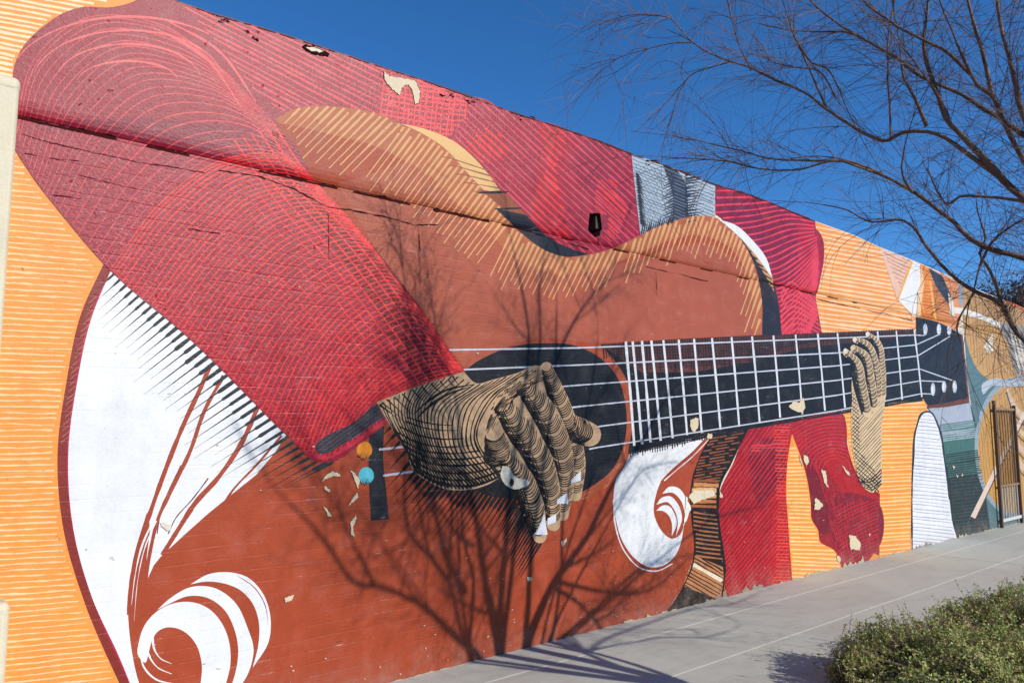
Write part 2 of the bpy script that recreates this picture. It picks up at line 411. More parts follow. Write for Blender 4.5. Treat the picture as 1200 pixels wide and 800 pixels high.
# keep the coat under the real top edge
OLtop = wallpx([(-900, 300)])[0][0]
px_left = [(-5.9, z_left - .004), (float(topw[0][0]), z_left - .004)]
s_xz = [(-5.9, z_left - .004), (float(topw[0][0]), z_left - .004), (1.55, z_left - .0), (2.3, 3.6), (2.3, -.2), (-5.9, -.2)]
p._add(s_xz, [(0, 1, 2, 3), (0, 3, 4, 5)], 1, p.mat((250, 160, 76)))
LEFTCLIP = np.array([(-60, -40), (-60, 900), (170, 900), (141, 800), (98, 700), (75, 620), (68, 530), (78, 450), (95, 370), (120, 312), (33, 200), (14, 160), (14, 60), (50, 28), (110, 4), (180, -8), (120, -30)], float)
for i, y in enumerate(np.arange(150, 830, 6.8)):
    sl = .55 * (497 - y) / 1595 + random.uniform(-.008, .008); xs = np.linspace(-60, 170, 60)
    C = np.stack([xs, y + sl * (xs - 40) + wob(60, .35, 9)], 1)
    lim = LEFTCLIP.copy(); brush(p, C, 2.0 * random.uniform(.75, 1.2), (250, 212, 160), 2, clip=LEFTCLIP + np.array([-random.uniform(2, 9), 0]), jit=.3, taper='end', wmin=.55)
for y in np.arange(-80, 120, 6.0):
    xs = np.linspace(-60, 185, 50); C = np.stack([xs, y + .19 * (xs + 20) + wob(50, .4, 9)], 1)
    C = C[C[:, 1] > -(xs) * .0 - 70]
    lim = np.array([(-60, -70), (175, -9), (110, 5), (60, 20), (16, 70), (14, 110), (-60, 110)], float)
    brush(p, C, 2.9 * random.uniform(.8, 1.15), (252, 226, 180), 2, clip=lim, jit=.15)
p.build(); p = Part('orange_ground', 'orange painted ground with cream brush lines above the neck')
MID = np.array([(953, 259), (1000, 276), (1032, 290.5), (1040, 305), (1073, 372), (1074, 395), (940, 397), (945, 330)], float)
p.fill(poly(MID), (246, 160, 82), 1)
hatch(p, poly(MID), 9.5, 5.0, 2.0, (252, 214, 166), 2, drift=-4)
p.build(); p = Part('orange_ground', 'orange painted ground with cream brush lines below the neck')
MIDB = np.array([(985, 462), (1075, 455), (1088, 478), (1072, 520), (1068, 600), (1069, 690), (1000, 690), (1000, 560)], float)
p.fill(poly(MIDB), (248, 158, 62), 1); hatch(p, poly(MIDB), -3, 4.6, 1.7, (252, 208, 140), 2, drift=-3)
RW = spline([(928, 508, 1), (943, 550), (950, 590), (951, 608), (959, 622), (960, 633), (978, 645), (986, 664, 1), (988, 690, 1), (930, 705, 1), (924, 620), (921, 570), (924, 530)], True)
p.build()

# -- red shirt across the top of the wall
p = Part('painted_shirt', 'dark red painted shirt with fine pink contour lines', lump=.45, rough=.33)
SH = poly(top_slice(172, 740) + [(743, 210), (751, 276), (720, 296), (690, 303), (640, 300), (600, 268), (560, 220), (520, 178), (440, 140), (330, 148), (230, 190), (150, 60)], 8)
p.fill(SH, (154, 18, 46), 3, holes=[HOLE])
def shirt_clip(x): return np.array(x, float)
def topy(x): return np.interp(x, [q[0] for q in TOP], [q[1] for q in TOP])
tt = [(q[0], q[1] + .8) for q in TOP]
A1 = np.array([(q[0], q[1] + .8) for q in TOP if 205 <= q[0] <= 550] + [(520, 165), (470, 144), (400, 122), (330, 132), (280, 90)], float)
hatch(p, A1, 27, 6.0, 1.9, (222, 64, 78), 4, drift=6, excl=[HOLE])
A2 = np.array([(452, 81), (550, 113.5), (545, 140), (524, 165), (500, 155), (470, 144), (440, 134)], float)
p.fill(poly(A2, 8), (160, 28, 52), 4); hatch(p, A2, 8, 6, 2.0, (232, 62, 66), 5, curve=-.06); hatch(p, A2, 96, 6.5, 1.7, (230, 60, 66), 5.4)
A3 = np.array([(q[0], q[1] + .8) for q in TOP if 550 <= q[0] <= 740] + [(743, 210), (750, 275), (720, 291), (690, 298), (640, 291), (612, 265), (585, 225), (565, 195), (527, 168)], float)
for cc, pg in (((160, 16, 46), [(548, 114), (580, 124), (575, 150), (600, 200), (640, 292), (600, 250), (565, 195), (527, 168)]), ((164, 16, 42), [(635, 144), (668, 156), (660, 210), (655, 290), (640, 290), (625, 240), (632, 190)]),
               ((142, 18, 50), [(690, 164), (720, 176), (735, 260), (712, 290), (700, 240), (672, 200)])): p.fill(spline(pg, True), cc, 4)
hatch(p, A3, 43, 6.4, 1.6, (218, 66, 88), 5, drift=3, excl=[HOLE])
for pg in ([(632, 144), (662, 154), (652, 200), (662, 290), (640, 290), (622, 240), (640, 190)], [(570, 150), (600, 180), (560, 190), (545, 170)], [(705, 205), (735, 240), (715, 285), (700, 260)]):
    hatch(p, spline(pg, True), 43, 6.4, 2.4, (236, 52, 50), 6, taper='both', excl=[HOLE])
SH2 = poly([(838, 216)] + [q for q in TOP if 838 < q[0] <= 955] + [(960, 300), (959, 330), (955, 345), (964, 395), (915, 395), (910, 350), (903, 325), (890, 295), (860, 266), (836, 250)], 8)
p.fill(SH2, (150, 16, 46), 3)
for pg, cc in (([(838, 230), (880, 240), (900, 290), (905, 330), (880, 290), (845, 256)], (128, 20, 58)), ([(935, 260), (956, 268), (958, 340), (940, 380), (920, 390), (938, 330)], (166, 20, 42)), ([(880, 235), (925, 250), (935, 300), (915, 350), (905, 310)], (136, 16, 50))): p.fill(spline(pg, True), cc, 4)
family(p, [[(836, 190), (870, 195), (910, 205), (960, 215)], [(838, 262), (880, 258), (925, 250), (962, 258)], [(880, 320), (905, 325), (940, 305), (962, 285)], [(905, 385), (925, 370), (948, 345), (962, 310)], [(912, 440), (935, 410), (950, 385), (966, 350)]], 40, 1.9, (232, 62, 78), 5, clip=SH2)
family(p, [[(915, 345), (925, 330), (940, 340), (962, 360)], [(915, 400), (935, 385), (950, 390), (968, 400)]], 9, 1.8, (236, 70, 80), 6, clip=SH2)
# lower sleeve of the fretting arm
RL = spline([(875, 496, 1), (925, 487), (985, 478, 1), (990, 505), (998, 540), (1009, 563), (1031, 578, 1), (1031, 605, 1), (1030, 690, 1), (845, 715, 1), (848, 665), (845, 640), (841, 600), (843, 578), (860, 540)], True)
p.fill(RL, (156, 12, 32), 3)
for pg, cc in (([(880, 520), (915, 515), (918, 560), (890, 590), (880, 560)], (122, 10, 38)), ([(945, 520), (960, 560), (985, 620), (960, 625), (950, 590)], (124, 10, 36)), ([(980, 580), (1030, 590), (1030, 640), (990, 660), (975, 625)], (134, 10, 38)), ([(930, 490), (985, 482), (996, 540), (1006, 562), (985, 530), (955, 510)], (164, 14, 28)), ([(965, 530), (985, 525), (1005, 565), (1028, 582), (1000, 585), (975, 560)], (178, 18, 26)), ([(915, 500), (930, 500), (922, 600), (928, 680), (910, 690), (905, 600)], (176, 16, 28))): p.fill(spline(pg, True), cc, 4)
L1 = np.array([(875, 497), (928, 488), (924, 540), (922, 600), (929, 700), (846, 714), (845, 640), (841, 600), (843, 578), (860, 540)], float)
hatch(p, L1, -52, 4.2, 1.2, (214, 38, 48), 5, drift=8)
hatch(p, np.array([(905, 500), (926, 495), (924, 560), (928, 690), (905, 696), (910, 600)], float), 2, 4, 1.2, (236, 74, 60), 6)
hatch(p, np.array([(880, 522), (922, 516), (922, 524), (878, 530)], float), -2, 3, 1.4, (226, 50, 60), 6)
RLx = RL
for r in np.arange(14, 120, 5.2):
    a = np.linspace(R_(178), R_(372), 50); C = np.stack([978 + r * .95 * np.cos(a), 548 + r * .78 * np.sin(a)], 1)
    brush(p, C, 1.2, (210, 36, 46), 5, clip=RL, excl=[RW, L1])
family(p, [[(930, 500), (960, 560), (975, 620), (985, 665)], [(985, 560), (990, 600), (1000, 640), (1010, 690)], [(1005, 570), (1020, 610), (1032, 640), (1040, 690)]], 15, .9, (190, 28, 44), 5.5, clip=RL, excl=[RW], dash=(26, 9))
hatch(p, np.array([(975, 590), (1031, 585), (1030, 665), (985, 668)], float), -28, 4.0, 1.0, (200, 32, 46), 6, curve=.12)
p.fill(RW, (250, 158, 68), 7); hatch(p, RW, 1, 4.6, 1.8, (252, 212, 140), 8, drift=3)
p.fill(poly([(1016, 664), (1019, 655), (1024, 648), (1031, 651), (1031, 690), (1012, 690)], 4), (250, 150, 50), 7)
p.build()

# -- pale blue trousers strip between the two halves of the shirt
p = Part('painted_cloth', 'pale blue grey painted cloth strip with dark fold')
GR = poly([(740, 180.8), (770, 191), (800, 202), (838, 217), (838, 258), (810, 262), (780, 270), (751, 280), (743, 210)], 6)
p.fill(GR, (176, 192, 206), 3); DK = spline([(777, 194, 1), (793, 199, 1), (803, 214), (806, 236), (806, 262, 1), (786, 266, 1), (789, 235)], True)
p.fill(DK, (44, 54, 74), 4)
hatch(p, GR, 22, 3.6, 1.0, (104, 122, 142), 5); hatch(p, np.array([(740, 190), (775, 196), (788, 240), (786, 262), (752, 276), (744, 215)], float), 60, 3.4, .9, (120, 138, 156), 5)
for y in np.arange(203, 262, 3.2):
    brush(p, [(803, y + random.uniform(-1, 1)), (821 + random.uniform(-6, 5), y - 3)], 2.4, (36, 44, 62), 6, taper='end'); brush(p, [(790, y), (776 - random.uniform(-4, 3), y + 6)], 2.4, (44, 54, 74), 6, taper='end')
    brush(p, [(745 + (y - 200) * .09, y), (752 + (y - 200) * .1, y + 8)], 2.8, (36, 40, 54), 6, taper='end')
for x in np.arange(751, 790, 2.6): brush(p, [(x, 277 - (x - 751) * .42), (x + 3, 266 - (x - 751) * .42 - random.uniform(0, 8))], 2.2, (36, 40, 54), 6, taper='end')
p.build()

# -- guitar body
p = Part('painted_guitar_body', 'terracotta painted guitar body', lump=.2, rough=.4)
RIM = [(322, 140), (345, 128), (395, 125), (440, 133), (490, 155), (520, 172), (545, 200), (570, 225), (588, 243), (610, 272), (640, 293), (665, 300), (690, 298), (720, 290), (745, 278), (780, 262), (810, 254), (835, 254), (860, 270), (880, 300), (892, 340), (893, 392)]
LFT = [(122, 310), (95, 370), (78, 450), (68, 530), (75, 620), (98, 700), (141, 800), (175, 870)]
BODY = np.concatenate([spline(RIM, step=5), poly([(893, 392), (893, 500), (832, 512)])[:-1], spline([(832, 512), (822, 530), (812, 560), (809, 580), (811, 610), (814, 640), (812, 660), (800, 687), (782, 716), (772, 745)], step=5), np.array([(740, 870), (175, 870)], float), spline(LFT[::-1], step=6), np.array([(180, 280), (260, 220)], float)])
p.fill(BODY, BROWN, 5, lump=.2)
p.fill(spline([(395, 215, 1), (520, 190), (600, 270), (700, 310), (840, 290), (890, 345), (890, 392, 1), (700, 402, 1), (620, 398), (545, 432, 1), (500, 370), (440, 290)], True), (176, 90, 66), 5.4)
EB = spline(LFT); p.strip(EB + np.array([5, 0]), 11, (140, 52, 46), 6); p.strip(EB + np.array([11, 0]), 1.6, (188, 40, 80), 6.5)
hatch(p, np.array([(105, 345), (118, 330), (90, 440), (84, 520), (70, 520), (82, 440)], float), -40, 5, 1.0, (170, 110, 100), 6.6)
# tan bevel lines round the waist and shoulders
rim = spline(RIM, step=1.0); d = np.r_[0, np.cumsum(np.linalg.norm(np.diff(rim, axis=0), axis=1))]
shade = np.concatenate([rim, (rim + np.array([-6, 26]))[::-1]]); 
inner = spline([(330, 150), (370, 148), (440, 160), (500, 190), (540, 225), (575, 262), (610, 300), (655, 325), (700, 318), (740, 300), (790, 282), (830, 276), (855, 300), (870, 340), (872, 392)], step=5)
inner = spline([(335, 152), (350, 175), (385, 200), (430, 216), (480, 245), (530, 292), (575, 326), (620, 346), (680, 346), (740, 326), (790, 304), (838, 300), (860, 325), (868, 360), (870, 392)], step=5)
band = np.concatenate([spline(RIM, step=5), inner[::-1]])
half = np.concatenate([spline(RIM, step=5), (spline(RIM, step=5) * .55 + resample(inner, len(spline(RIM, step=5))) * .45)[::-1]])
p.fill(half, (186, 104, 68), 6)
for x0, x1, an, sp in ((318, 470, 135, 7.4), (470, 600, 127, 6.6), (600, 740, 116, 6.0), (740, 900, 109, 5.6)):
    for k in np.arange(-260, 262, sp):
        a = R_(an); dv = np.array([math.cos(a), math.sin(a)]); nv = np.array([-dv[1], dv[0]]); c0 = np.array([(x0 + x1) / 2, 260.0]); q0 = c0 + nv * (k + random.uniform(-.5, .5))
        C = q0 + dv * np.linspace(-300, 300, 260)[:, None]; m = inside(C, band + dv * random.uniform(-12, 8)) & inside(C, BODY)
        for a0, b0 in runs(m):
            st = C[a0]
            if b0 - a0 > 3 and x0 <= st[0] < x1: brush(p, C[a0:b0], 2.9, TAN, 7, taper=lambda t: np.where(t < .45, 1.0, .62) * (1 - .3 * t), jit=.12)
# bright facet and dark side seen behind the waist
p.fill(spline([(470, 145, 1), (500, 152), (535, 168), (558, 188), (575, 208), (590, 230, 1), (600, 246, 1), (587, 243, 1), (566, 222), (545, 200), (520, 173), (495, 157)], True), (230, 186, 124), 8)
DS = spline([(562, 222, 1), (596, 228, 1), (612, 248), (640, 276), (668, 291), (690, 298, 1), (664, 301), (640, 294), (612, 274), (588, 244)], True)
p.fill(DS, (150, 82, 56), 8); p.fill(spline([(580, 244, 1), (616, 252, 1), (640, 276), (668, 291), (690, 298, 1), (664, 301), (640, 294), (612, 274)], True), (30, 34, 48), 9)
for y0, w in ((226, 3.2), (245, 3.4), (255, 2.6)): brush(p, [(560 + (y0 - 226) * 1.0, y0), (597 + (y0 - 226) * .8, y0 - 1)], w, (30, 28, 32), 10, taper='both')
for k in range(5): brush(p, [(517 + 9 * k, 184 + 10 * k), (526 + 9 * k, 185 + 10 * k), (572 + 5 * k, 200 + 7 * k)], 1.3, (150, 92, 62), 10)
for k in range(12): brush(p, [(590 + 7 * k, 252 + 4.4 * k), (608 + 6 * k, 247 + 4.6 * k)], 1.0, (90, 84, 92), 10, dash=(6, 3))
# shadowed side at the right shoulder
US = spline([(862, 271, 1), (882, 291), (904, 325), (911, 350), (916, 393, 1), (893, 393, 1), (892, 345), (881, 303)], True)
p.fill(US, (40, 38, 50), 8); p.fill(spline([(866, 276, 1), (884, 293), (905, 327, 1), (907, 342, 1), (890, 312), (880, 296)], True), (206, 158, 108), 9)
hatch(p, np.array([(880, 300), (910, 345), (916, 393), (893, 393), (892, 345)], float), 28, 4.5, .9, (120, 104, 110), 9, dash=(4, 3))
hatch(p, np.array([(868, 278), (905, 326), (910, 350), (894, 350), (884, 308)], float), 32, 3.8, 1.5, (64, 44, 40), 10)
p.fill(spline([(842, 257, 1), (862, 264), (882, 282), (898, 303), (905, 326, 1), (893, 309), (878, 290), (860, 272)], True), WHITE, 11)
# lower side, striped black and tan
LS = spline([(834, 510, 1), (822, 530), (812, 560), (809, 580), (811, 610), (814, 640), (812, 660), (800, 687), (780, 718, 1), (772, 745, 1), (846, 735, 1), (848, 665), (845, 640), (841, 600), (841, 575), (858, 538), (878, 496, 1)], True)
p.fill(LS, (36, 24, 22), 8)
for y in np.arange(504, 566, 3.4): brush(p, [(800, y + 8), (880, y - 5)], 1.3, (150, 88, 60), 9, clip=LS, dash=(20, 3))
for y, w, c in ((562, 3, (150, 86, 52)), (567, 4, (206, 140, 88)), (573, 5, (226, 178, 124)), (580, 5, (212, 150, 96)), (586, 4, (190, 120, 72)), (592, 3.4, (170, 100, 60))): brush(p, [(802, y), (850, y + 2)], w, c, 9, clip=LS)
for y in np.arange(598, 652, 5.0): brush(p, [(802, y), (825, y + 4), (852, y + 7)], 1.8, (176, 112, 74), 9, clip=LS)
TB = np.array([(813, 650), (847, 664), (849, 690), (842, 702), (800, 686)], float); p.fill(poly(TB, 5), (196, 132, 84), 9); hatch(p, TB, 30, 4.2, 1.4, (60, 34, 28), 10)
brush(p, [(812, 661), (846, 680)], 5, (240, 226, 200), 10.5, clip=LS); 
hatch(p, np.array([(800, 690), (842, 704), (840, 730), (775, 740), (782, 716)], float), 30, 4.5, 1.2, (110, 104, 104), 10, dash=(3, 4))
brush(p, spline([(878, 497), (858, 538), (842, 574), (841, 600), (846, 640), (849, 668), (846, 700)]), 2.6, BLACK, 11); brush(p, spline([(833, 512), (822, 531), (812, 560), (809, 582), (811, 610), (814, 642), (811, 662), (800, 688)]), 1.6, (40, 22, 20), 11)
p.build()

# -- white inlays
p = Part('painted_white_inlay', 'large white painted inlay with a curled scroll below the sleeve', lump=.15)
W1 = np.concatenate([np.array([(132, 312)], float), spline([(132, 312), (108, 370), (90, 450), (80, 530), (86, 620), (108, 700), (140, 770), (168, 840)], step=5)[1:], spline([(178, 840), (160, 790), (152, 745), (150, 700), (156, 655), (172, 600)], step=5), np.array([(176, 618), (172, 650), (171, 682), (180, 662), (188, 652), (215, 627), (243, 602), (275, 576), (300, 556), (322, 530), (338, 505), (300, 465), (225, 395)], float)])
p.fill(W1, WHITE, 7)
for g, w in (([(246, 428), (236, 452), (216, 495), (192, 555), (176, 600), (160, 650), (153, 690), (151, 720)], 5.2), ([(262, 440), (240, 480), (222, 530), (200, 575), (186, 605), (177, 640), (170, 682)], 4.6), ([(303, 474), (285, 515), (255, 560), (228, 590), (210, 618), (190, 650)], 5.6), ([(330, 510), (300, 545), (272, 575), (262, 590)], 2.6)):
    brush(p, spline(g), w, (168, 72, 48), 8, jit=.08)
for g, w in (([(212, 545), (200, 570), (188, 600), (184, 625)], 1.4), ([(244, 560), (225, 585), (205, 608), (197, 625)], 1.6)): brush(p, spline(g), w, (120, 60, 62), 8)
for g, w in (([(183, 610), (170, 640), (162, 675), (157, 727)], 1.8), ([(178, 612), (166, 640), (158, 675), (154, 708)], 2.6)): brush(p, spline(g), w, WHITE, 9, taper='end')
def cres(a, b, rgb=WHITE, layer=7): p.fill(spline(a + b, True, step=3), rgb, layer)
cres([(162, 768), (163, 750), (170, 731), (185, 715), (205, 706), (225, 705), (245, 713), (260, 730), (268, 750), (270, 775), (262, 810, 1)], [(234, 810, 1), (236, 775), (230, 755), (218, 741), (205, 735), (193, 735), (184, 740), (178, 750), (174, 764), (170, 776)])
for g, w in (([(179, 744), (180, 758), (188, 771), (201, 777)], 2.0), ([(172, 748), (174, 766), (184, 781), (201, 789)], 2.2), ([(164, 760), (168, 780), (182, 795), (205, 801)], 2.8)): brush(p, spline(g), w, WHITE, 9, taper='end', wmin=.4)
cres([(184, 714, 1), (200, 700), (225, 687), (250, 688), (275, 705), (290, 735), (297, 760), (292, 785), (276, 812, 1)], [(268, 812, 1), (277, 782), (279, 760), (274, 735), (262, 713), (240, 699), (220, 698), (200, 706)])
cres([(223, 684, 1), (245, 672), (268, 670), (290, 676), (308, 695), (317, 725), (315, 750), (296, 782, 1)], [(303, 752), (303, 727), (295, 705), (280, 690), (262, 683), (240, 681)])
brush(p, spline([(278, 674), (298, 688), (311, 710), (314, 732)]), 1.3, (160, 60, 50), 8, taper='both')
p.build(); p = Part('painted_white_inlay', 'white painted comma-shaped inlay below the neck', lump=.15)
W2 = spline([(735, 528, 1), (780, 519), (829, 510, 1), (810, 530), (790, 547), (775, 563), (768, 582), (766, 600), (771, 615), (780, 627), (787, 631), (797, 626), (801, 617, 1), (797, 638), (790, 652), (775, 663), (760, 664), (745, 655), (730, 635), (722, 610), (719, 580), (722, 560), (728, 543)], True)
p.fill(W2, WHITE, 7)
brush(p, spline([(718.5, 585), (721, 615), (732, 646), (752, 666), (770, 668.5), (788, 660)]), 1.3, WHITE, 7)
brush(p, spline([(731, 638), (745, 656), (760, 664.5), (776, 664)]), 1.2, (150, 60, 40), 8, taper='both')
for a, b in (([(776, 578, 1), (784, 570), (794, 571), (803, 582), (804, 600), (800, 620, 1)], [(802, 600), (797, 585), (788, 577)]), ([(769, 591, 1), (775, 583), (785, 581), (794, 590), (799, 605), (792, 628, 1)], [(794, 610), (790, 597), (782, 588)]), ([(769, 598, 1), (776, 592), (783, 592), (790, 601), (793, 612), (787, 628, 1)], [(787, 612), (783, 603), (776, 598)])): cres(a, b)
brush(p, spline([(826, 516), (806, 535), (785, 553), (774, 564)]), 1.1, (158, 62, 40), 9); brush(p, spline([(831, 514), (812, 534), (792, 551), (778, 563)]), 1.1, WHITE, 9)
p.build()

# -- sound hole, rosette, bridge, neck, frets, strings, headstock
p = Part('painted_sound_hole', 'dark navy painted sound hole with terracotta ring', lump=.2, rough=.45)
SHL = spline([(546, 434), (575, 415), (610, 404), (640, 402), (670, 404), (700, 417), (722, 440), (733, 475), (733, 510), (725, 540), (705, 563), (690, 573), (670, 580), (600, 584), (562, 576), (540, 540), (532, 480)], True)
p.fill(SHL, NAVY, 8); RING = spline([(690, 405), (718, 424), (733, 452), (739, 490), (735, 524), (722, 552), (700, 571), (675, 583), (650, 588)]); p.strip(RING, np.interp(np.linspace(0, 1, len(RING)), [0, .2, .8, 1], [2, 9, 10, 4]), (172, 84, 54), 9)
for o in (-2.5, 1.5): brush(p, spline([(737 + o, 515), (729 + o, 545 + o), (706 + o, 570 + o), (682, 583 + o), (662, 588 + o)]), 1.1, (206, 128, 84), 10, dash=(5, 2))
p.build()
p = Part('painted_bridge', 'black painted bridge bar with an orange and a turquoise bead', lump=.2)
p.fill(spline([(432, 512, 1), (450, 498, 1), (449, 540), (452, 570), (455.5, 608, 1), (434.5, 609.5, 1), (432, 560)], True), (40, 42, 50), 8)
a = np.linspace(0, 2 * np.pi, 28, endpoint=False)
for cx, cy, c in ((427, 527, (240, 146, 40)), (429, 557, (88, 196, 214))):
    p.fill(np.stack([cx + 9 * np.cos(a), cy + 10 * np.sin(a)], 1), c, 9)
    for x in np.arange(-7, 8, 1.8): brush(p, [(cx + x - 2, cy + 11 - abs(x) * .5 + random.uniform(-1, 2)), (cx + x, cy + 2 + abs(x) * .4)], 1.3, (40, 30, 30), 10, taper='end')
for q in (((444, 526.5), (480, 522.5)), ((449, 557), (492, 551))): brush(p, q, 2.6, (214, 214, 226), 10, jit=.05)
p.build()
p = Part('painted_neck', 'black painted guitar neck and headstock', lump=.18, rough=.45)
NK = spline([(704, 404, 1), (800, 397.5), (1072, 386, 1), (1075, 400), (1081, 467, 1), (1000, 479), (880, 500), (736, 528, 1), (742, 490), (737, 452), (722, 425)], True)
p.fill(NK, (20, 23, 32), 12)
p.fill(np.array([(704, 403.5), (800, 397), (1072, 385.5), (1072, 393), (940, 408), (880, 424), (812, 436), (752, 436), (738, 428), (722, 416)], float), (96, 50, 44), 13)
for x in np.arange(706, 1070, 3.0):
    yt = np.interp(x, [704, 800, 1072], [404, 397.5, 386]); brush(p, [(x, yt - 1), (x + 2, yt + np.interp(x, [704, 760, 850, 1072], [14, 36, 34, 6]) * random.uniform(.7, 1.2))], 1.4, (28, 26, 32), 14)
for k in range(9): brush(p, [(712 + k * 3, 406 + k * 3.2), (900 + k * 2, 398 + k * 3.2), (1070 - k * 30, 389 + k * 2.4)], 1.0, (30, 28, 34), 14.5)
for x in np.arange(738, 1076, 2.9):
    yb = np.interp(x, [736, 880, 1000, 1080], [527, 499, 478.5, 467]); L = np.interp(x, [736, 830, 880, 1080], [9, 6, 3, 2]); brush(p, [(x, yb - 3), (x + .6, yb + L * random.uniform(.6, 1.2))], 1.2, (24, 24, 30), 14)
brush(p, [(736, 531), (800, 519), (832, 511)], 1.2, (24, 24, 30), 14); brush(p, [(736, 529), (880, 501), (1000, 481), (1081, 468)], 2.4, (24, 24, 30), 14)
HS = spline([(1073, 371, 1), (1098, 377), (1127, 392, 1), (1131, 430), (1134.5, 470, 1), (1088, 477, 1), (1081, 466, 1), (1074, 400)], True)
p.fill(HS, (24, 28, 40), 12); p.strip(np.array([(1086, 477), (1110, 474), (1135, 469)], float), [3, 5, 6], (112, 58, 44), 13); p.strip(np.array([(1127, 392), (1131, 430), (1135, 470)], float), 1.8, (120, 62, 50), 13)
p.build()
for (x0, y0, x1, y1) in [(733, 400, 743, 522), (741, 400, 752, 520), (752, 399.5, 762, 518), (763, 399, 774, 516), (777, 398.5, 788, 513), (795, 398, 805, 509.5), (813, 397, 822, 507), (834, 396, 844, 503), (857, 395, 866, 499.5), (881, 394, 890, 495.5), (906, 393, 914, 489), (932, 392, 940, 485), (958, 391, 966.5, 481), (981, 390, 990, 477.5), (1028, 388, 1036.5, 471), (1050, 387.5, 1057, 468), (1071, 386, 1080, 465)]:
    q = Part('painted_fret'); w = np.interp(x0, [733, 800, 1071], [2.9, 2.4, 1.6]); brush(q, [(x0, y0), ((x0 + x1) / 2 + .4, (y0 + y1) / 2), (x1, y1)], w, (226, 230, 236), 16, jit=.07); q.build()
for g in ([(526, 410), (680, 407.5), (980, 396), (1071, 392.5), (1083, 393)], [(543, 433), (680, 427.5), (980, 413.5), (1073, 404), (1100, 392)], [(655, 453), (680, 451), (980, 428.5), (1075, 417), (1113, 394)], [(664, 478), (680, 476), (980, 445.5), (1077, 432), (1117, 446)], [(695, 501), (705, 499), (980, 463), (1078, 446), (1105, 447)], [(690, 526), (700, 524), (980, 481), (1080, 461), (1092, 461.5)]):
    q = Part('painted_string'); P = np.array(g, float)
    for a_, b_ in zip(P[:-1], P[1:]): brush(q, [a_, (a_ + b_) / 2, b_], np.interp((a_[0] + b_[0]) / 2, [600, 800, 1100], [1.9, 1.6, 1.2]), (206, 212, 226), 17, jit=.07)
    q.build()
for cx, cy, h in ((1084, 386, 8), (1100, 386, 8), (1112, 387, 6.5), (1093, 456, 9), (1106, 453, 8), (1118.5, 453, 8.5)):
    q = Part('painted_tuning_peg'); q.fill(np.stack([cx + 2.6 * np.cos(a), cy + h * .85 * np.sin(a)], 1), (196, 206, 216), 18); q.fill(np.stack([cx - .7 + 1.1 * np.cos(a), cy + h * .6 * np.sin(a)], 1), (238, 240, 244), 19); q.build()

# -- painted shadow strokes under the forearm and the hand
p = Part('painted_shadow_strokes', 'black tapering brush strokes painted below the red sleeve')
for x in np.arange(133, 395, 7.3):
    y = np.interp(x, [122, 225, 330, 378, 395], [310, 400, 505, 541, 541]); L = np.interp(x, [133, 200, 300, 395], [44, 70, 92, 80]) * random.uniform(.85, 1.12)
    a_ = R_(np.interp(x, [133, 395], [137, 152])); v = np.array([math.cos(a_), math.sin(a_)]); q = np.array([x + 2, y])
    brush(p, [q, q + v * L * .5, q + v * L], np.interp(x, [133, 250, 395], [3.0, 5.0, 3.2]), (44, 50, 56), 10, taper=lambda t: np.where(t < .28, 1 - .3 * t, np.clip(.42 * (1 - t) / .72, .08, 1)), jit=.1)
p.build(); p = Part('painted_shadow_strokes', 'black tapering brush strokes painted below the plucking hand')
for x in np.arange(452, 652, 5.6):
    y = np.interp(x, [452, 468, 485, 510, 545, 600, 640], [492, 515, 552, 567, 575, 582, 590]); L = np.interp(x, [452, 500, 560, 652], [34, 62, 72, 60]) * random.uniform(.8, 1.15)
    a_ = R_(np.interp(x, [452, 652], [134, 118])); v = np.array([math.cos(a_), math.sin(a_)]); q = np.array([x + 6, y - 6])
    brush(p, [q, q + v * L * .5, q + v * L], 4.2, (30, 28, 30), 10, taper=lambda t: np.where(t < .4, 1 - .3 * t, np.clip(.4 * (1 - t) / .6, .08, 1)), jit=.1)
for k in range(16):
    q = np.array([604 + k * 2.0, 588 + k * 3.2]); brush(p, [q, q + np.array([-20 - k * .3, 34 + k * .4])], 3.2, (30, 28, 30), 10, taper='end')
p.build()

# -- sleeve
p = Part('painted_sleeve', 'crimson painted sleeve with red contour hatching', lump=.45, rough=.33)
SV_ = [(15, 92), (16, 82), (22, 64), (35, 45), (50, 32), (70, 18), (95, 9), (130, 9), (152, 4), (175, -8, 1), (212, 3.5, 1), (262, 60), (300, 110), (322, 142, 1), (345, 175), (368, 210), (395, 240), (430, 280), (465, 330), (500, 372), (543, 435, 1), (480, 455), (441, 472, 1), (456, 492, 1), (420, 521), (392, 540), (378, 541), (360, 530), (330, 505, 1), (225, 400), (122, 310), (75, 255), (33, 200), (14, 168)]
SV = spline(SV_, True, step=5)
p.fill(SV, (152, 20, 46), 20)
for pg, cc in (([(322, 142, 1), (368, 210), (430, 280), (500, 372), (541, 434, 1), (500, 446), (440, 360), (390, 290), (340, 230), (310, 180)], (124, 8, 24)), ([(20, 150, 1), (130, 160), (300, 195), (366, 209, 1), (335, 160), (280, 150), (150, 138)], (134, 20, 48)), ([(330, 505, 1), (225, 400), (122, 310, 1), (150, 322), (260, 410), (350, 490), (400, 520), (378, 541)], (162, 16, 40)),
               ([(380, 440), (430, 420), (470, 440), (430, 480), (395, 500), (370, 480)], (166, 16, 40))): p.fill(spline(pg, True), cc, 20.5)
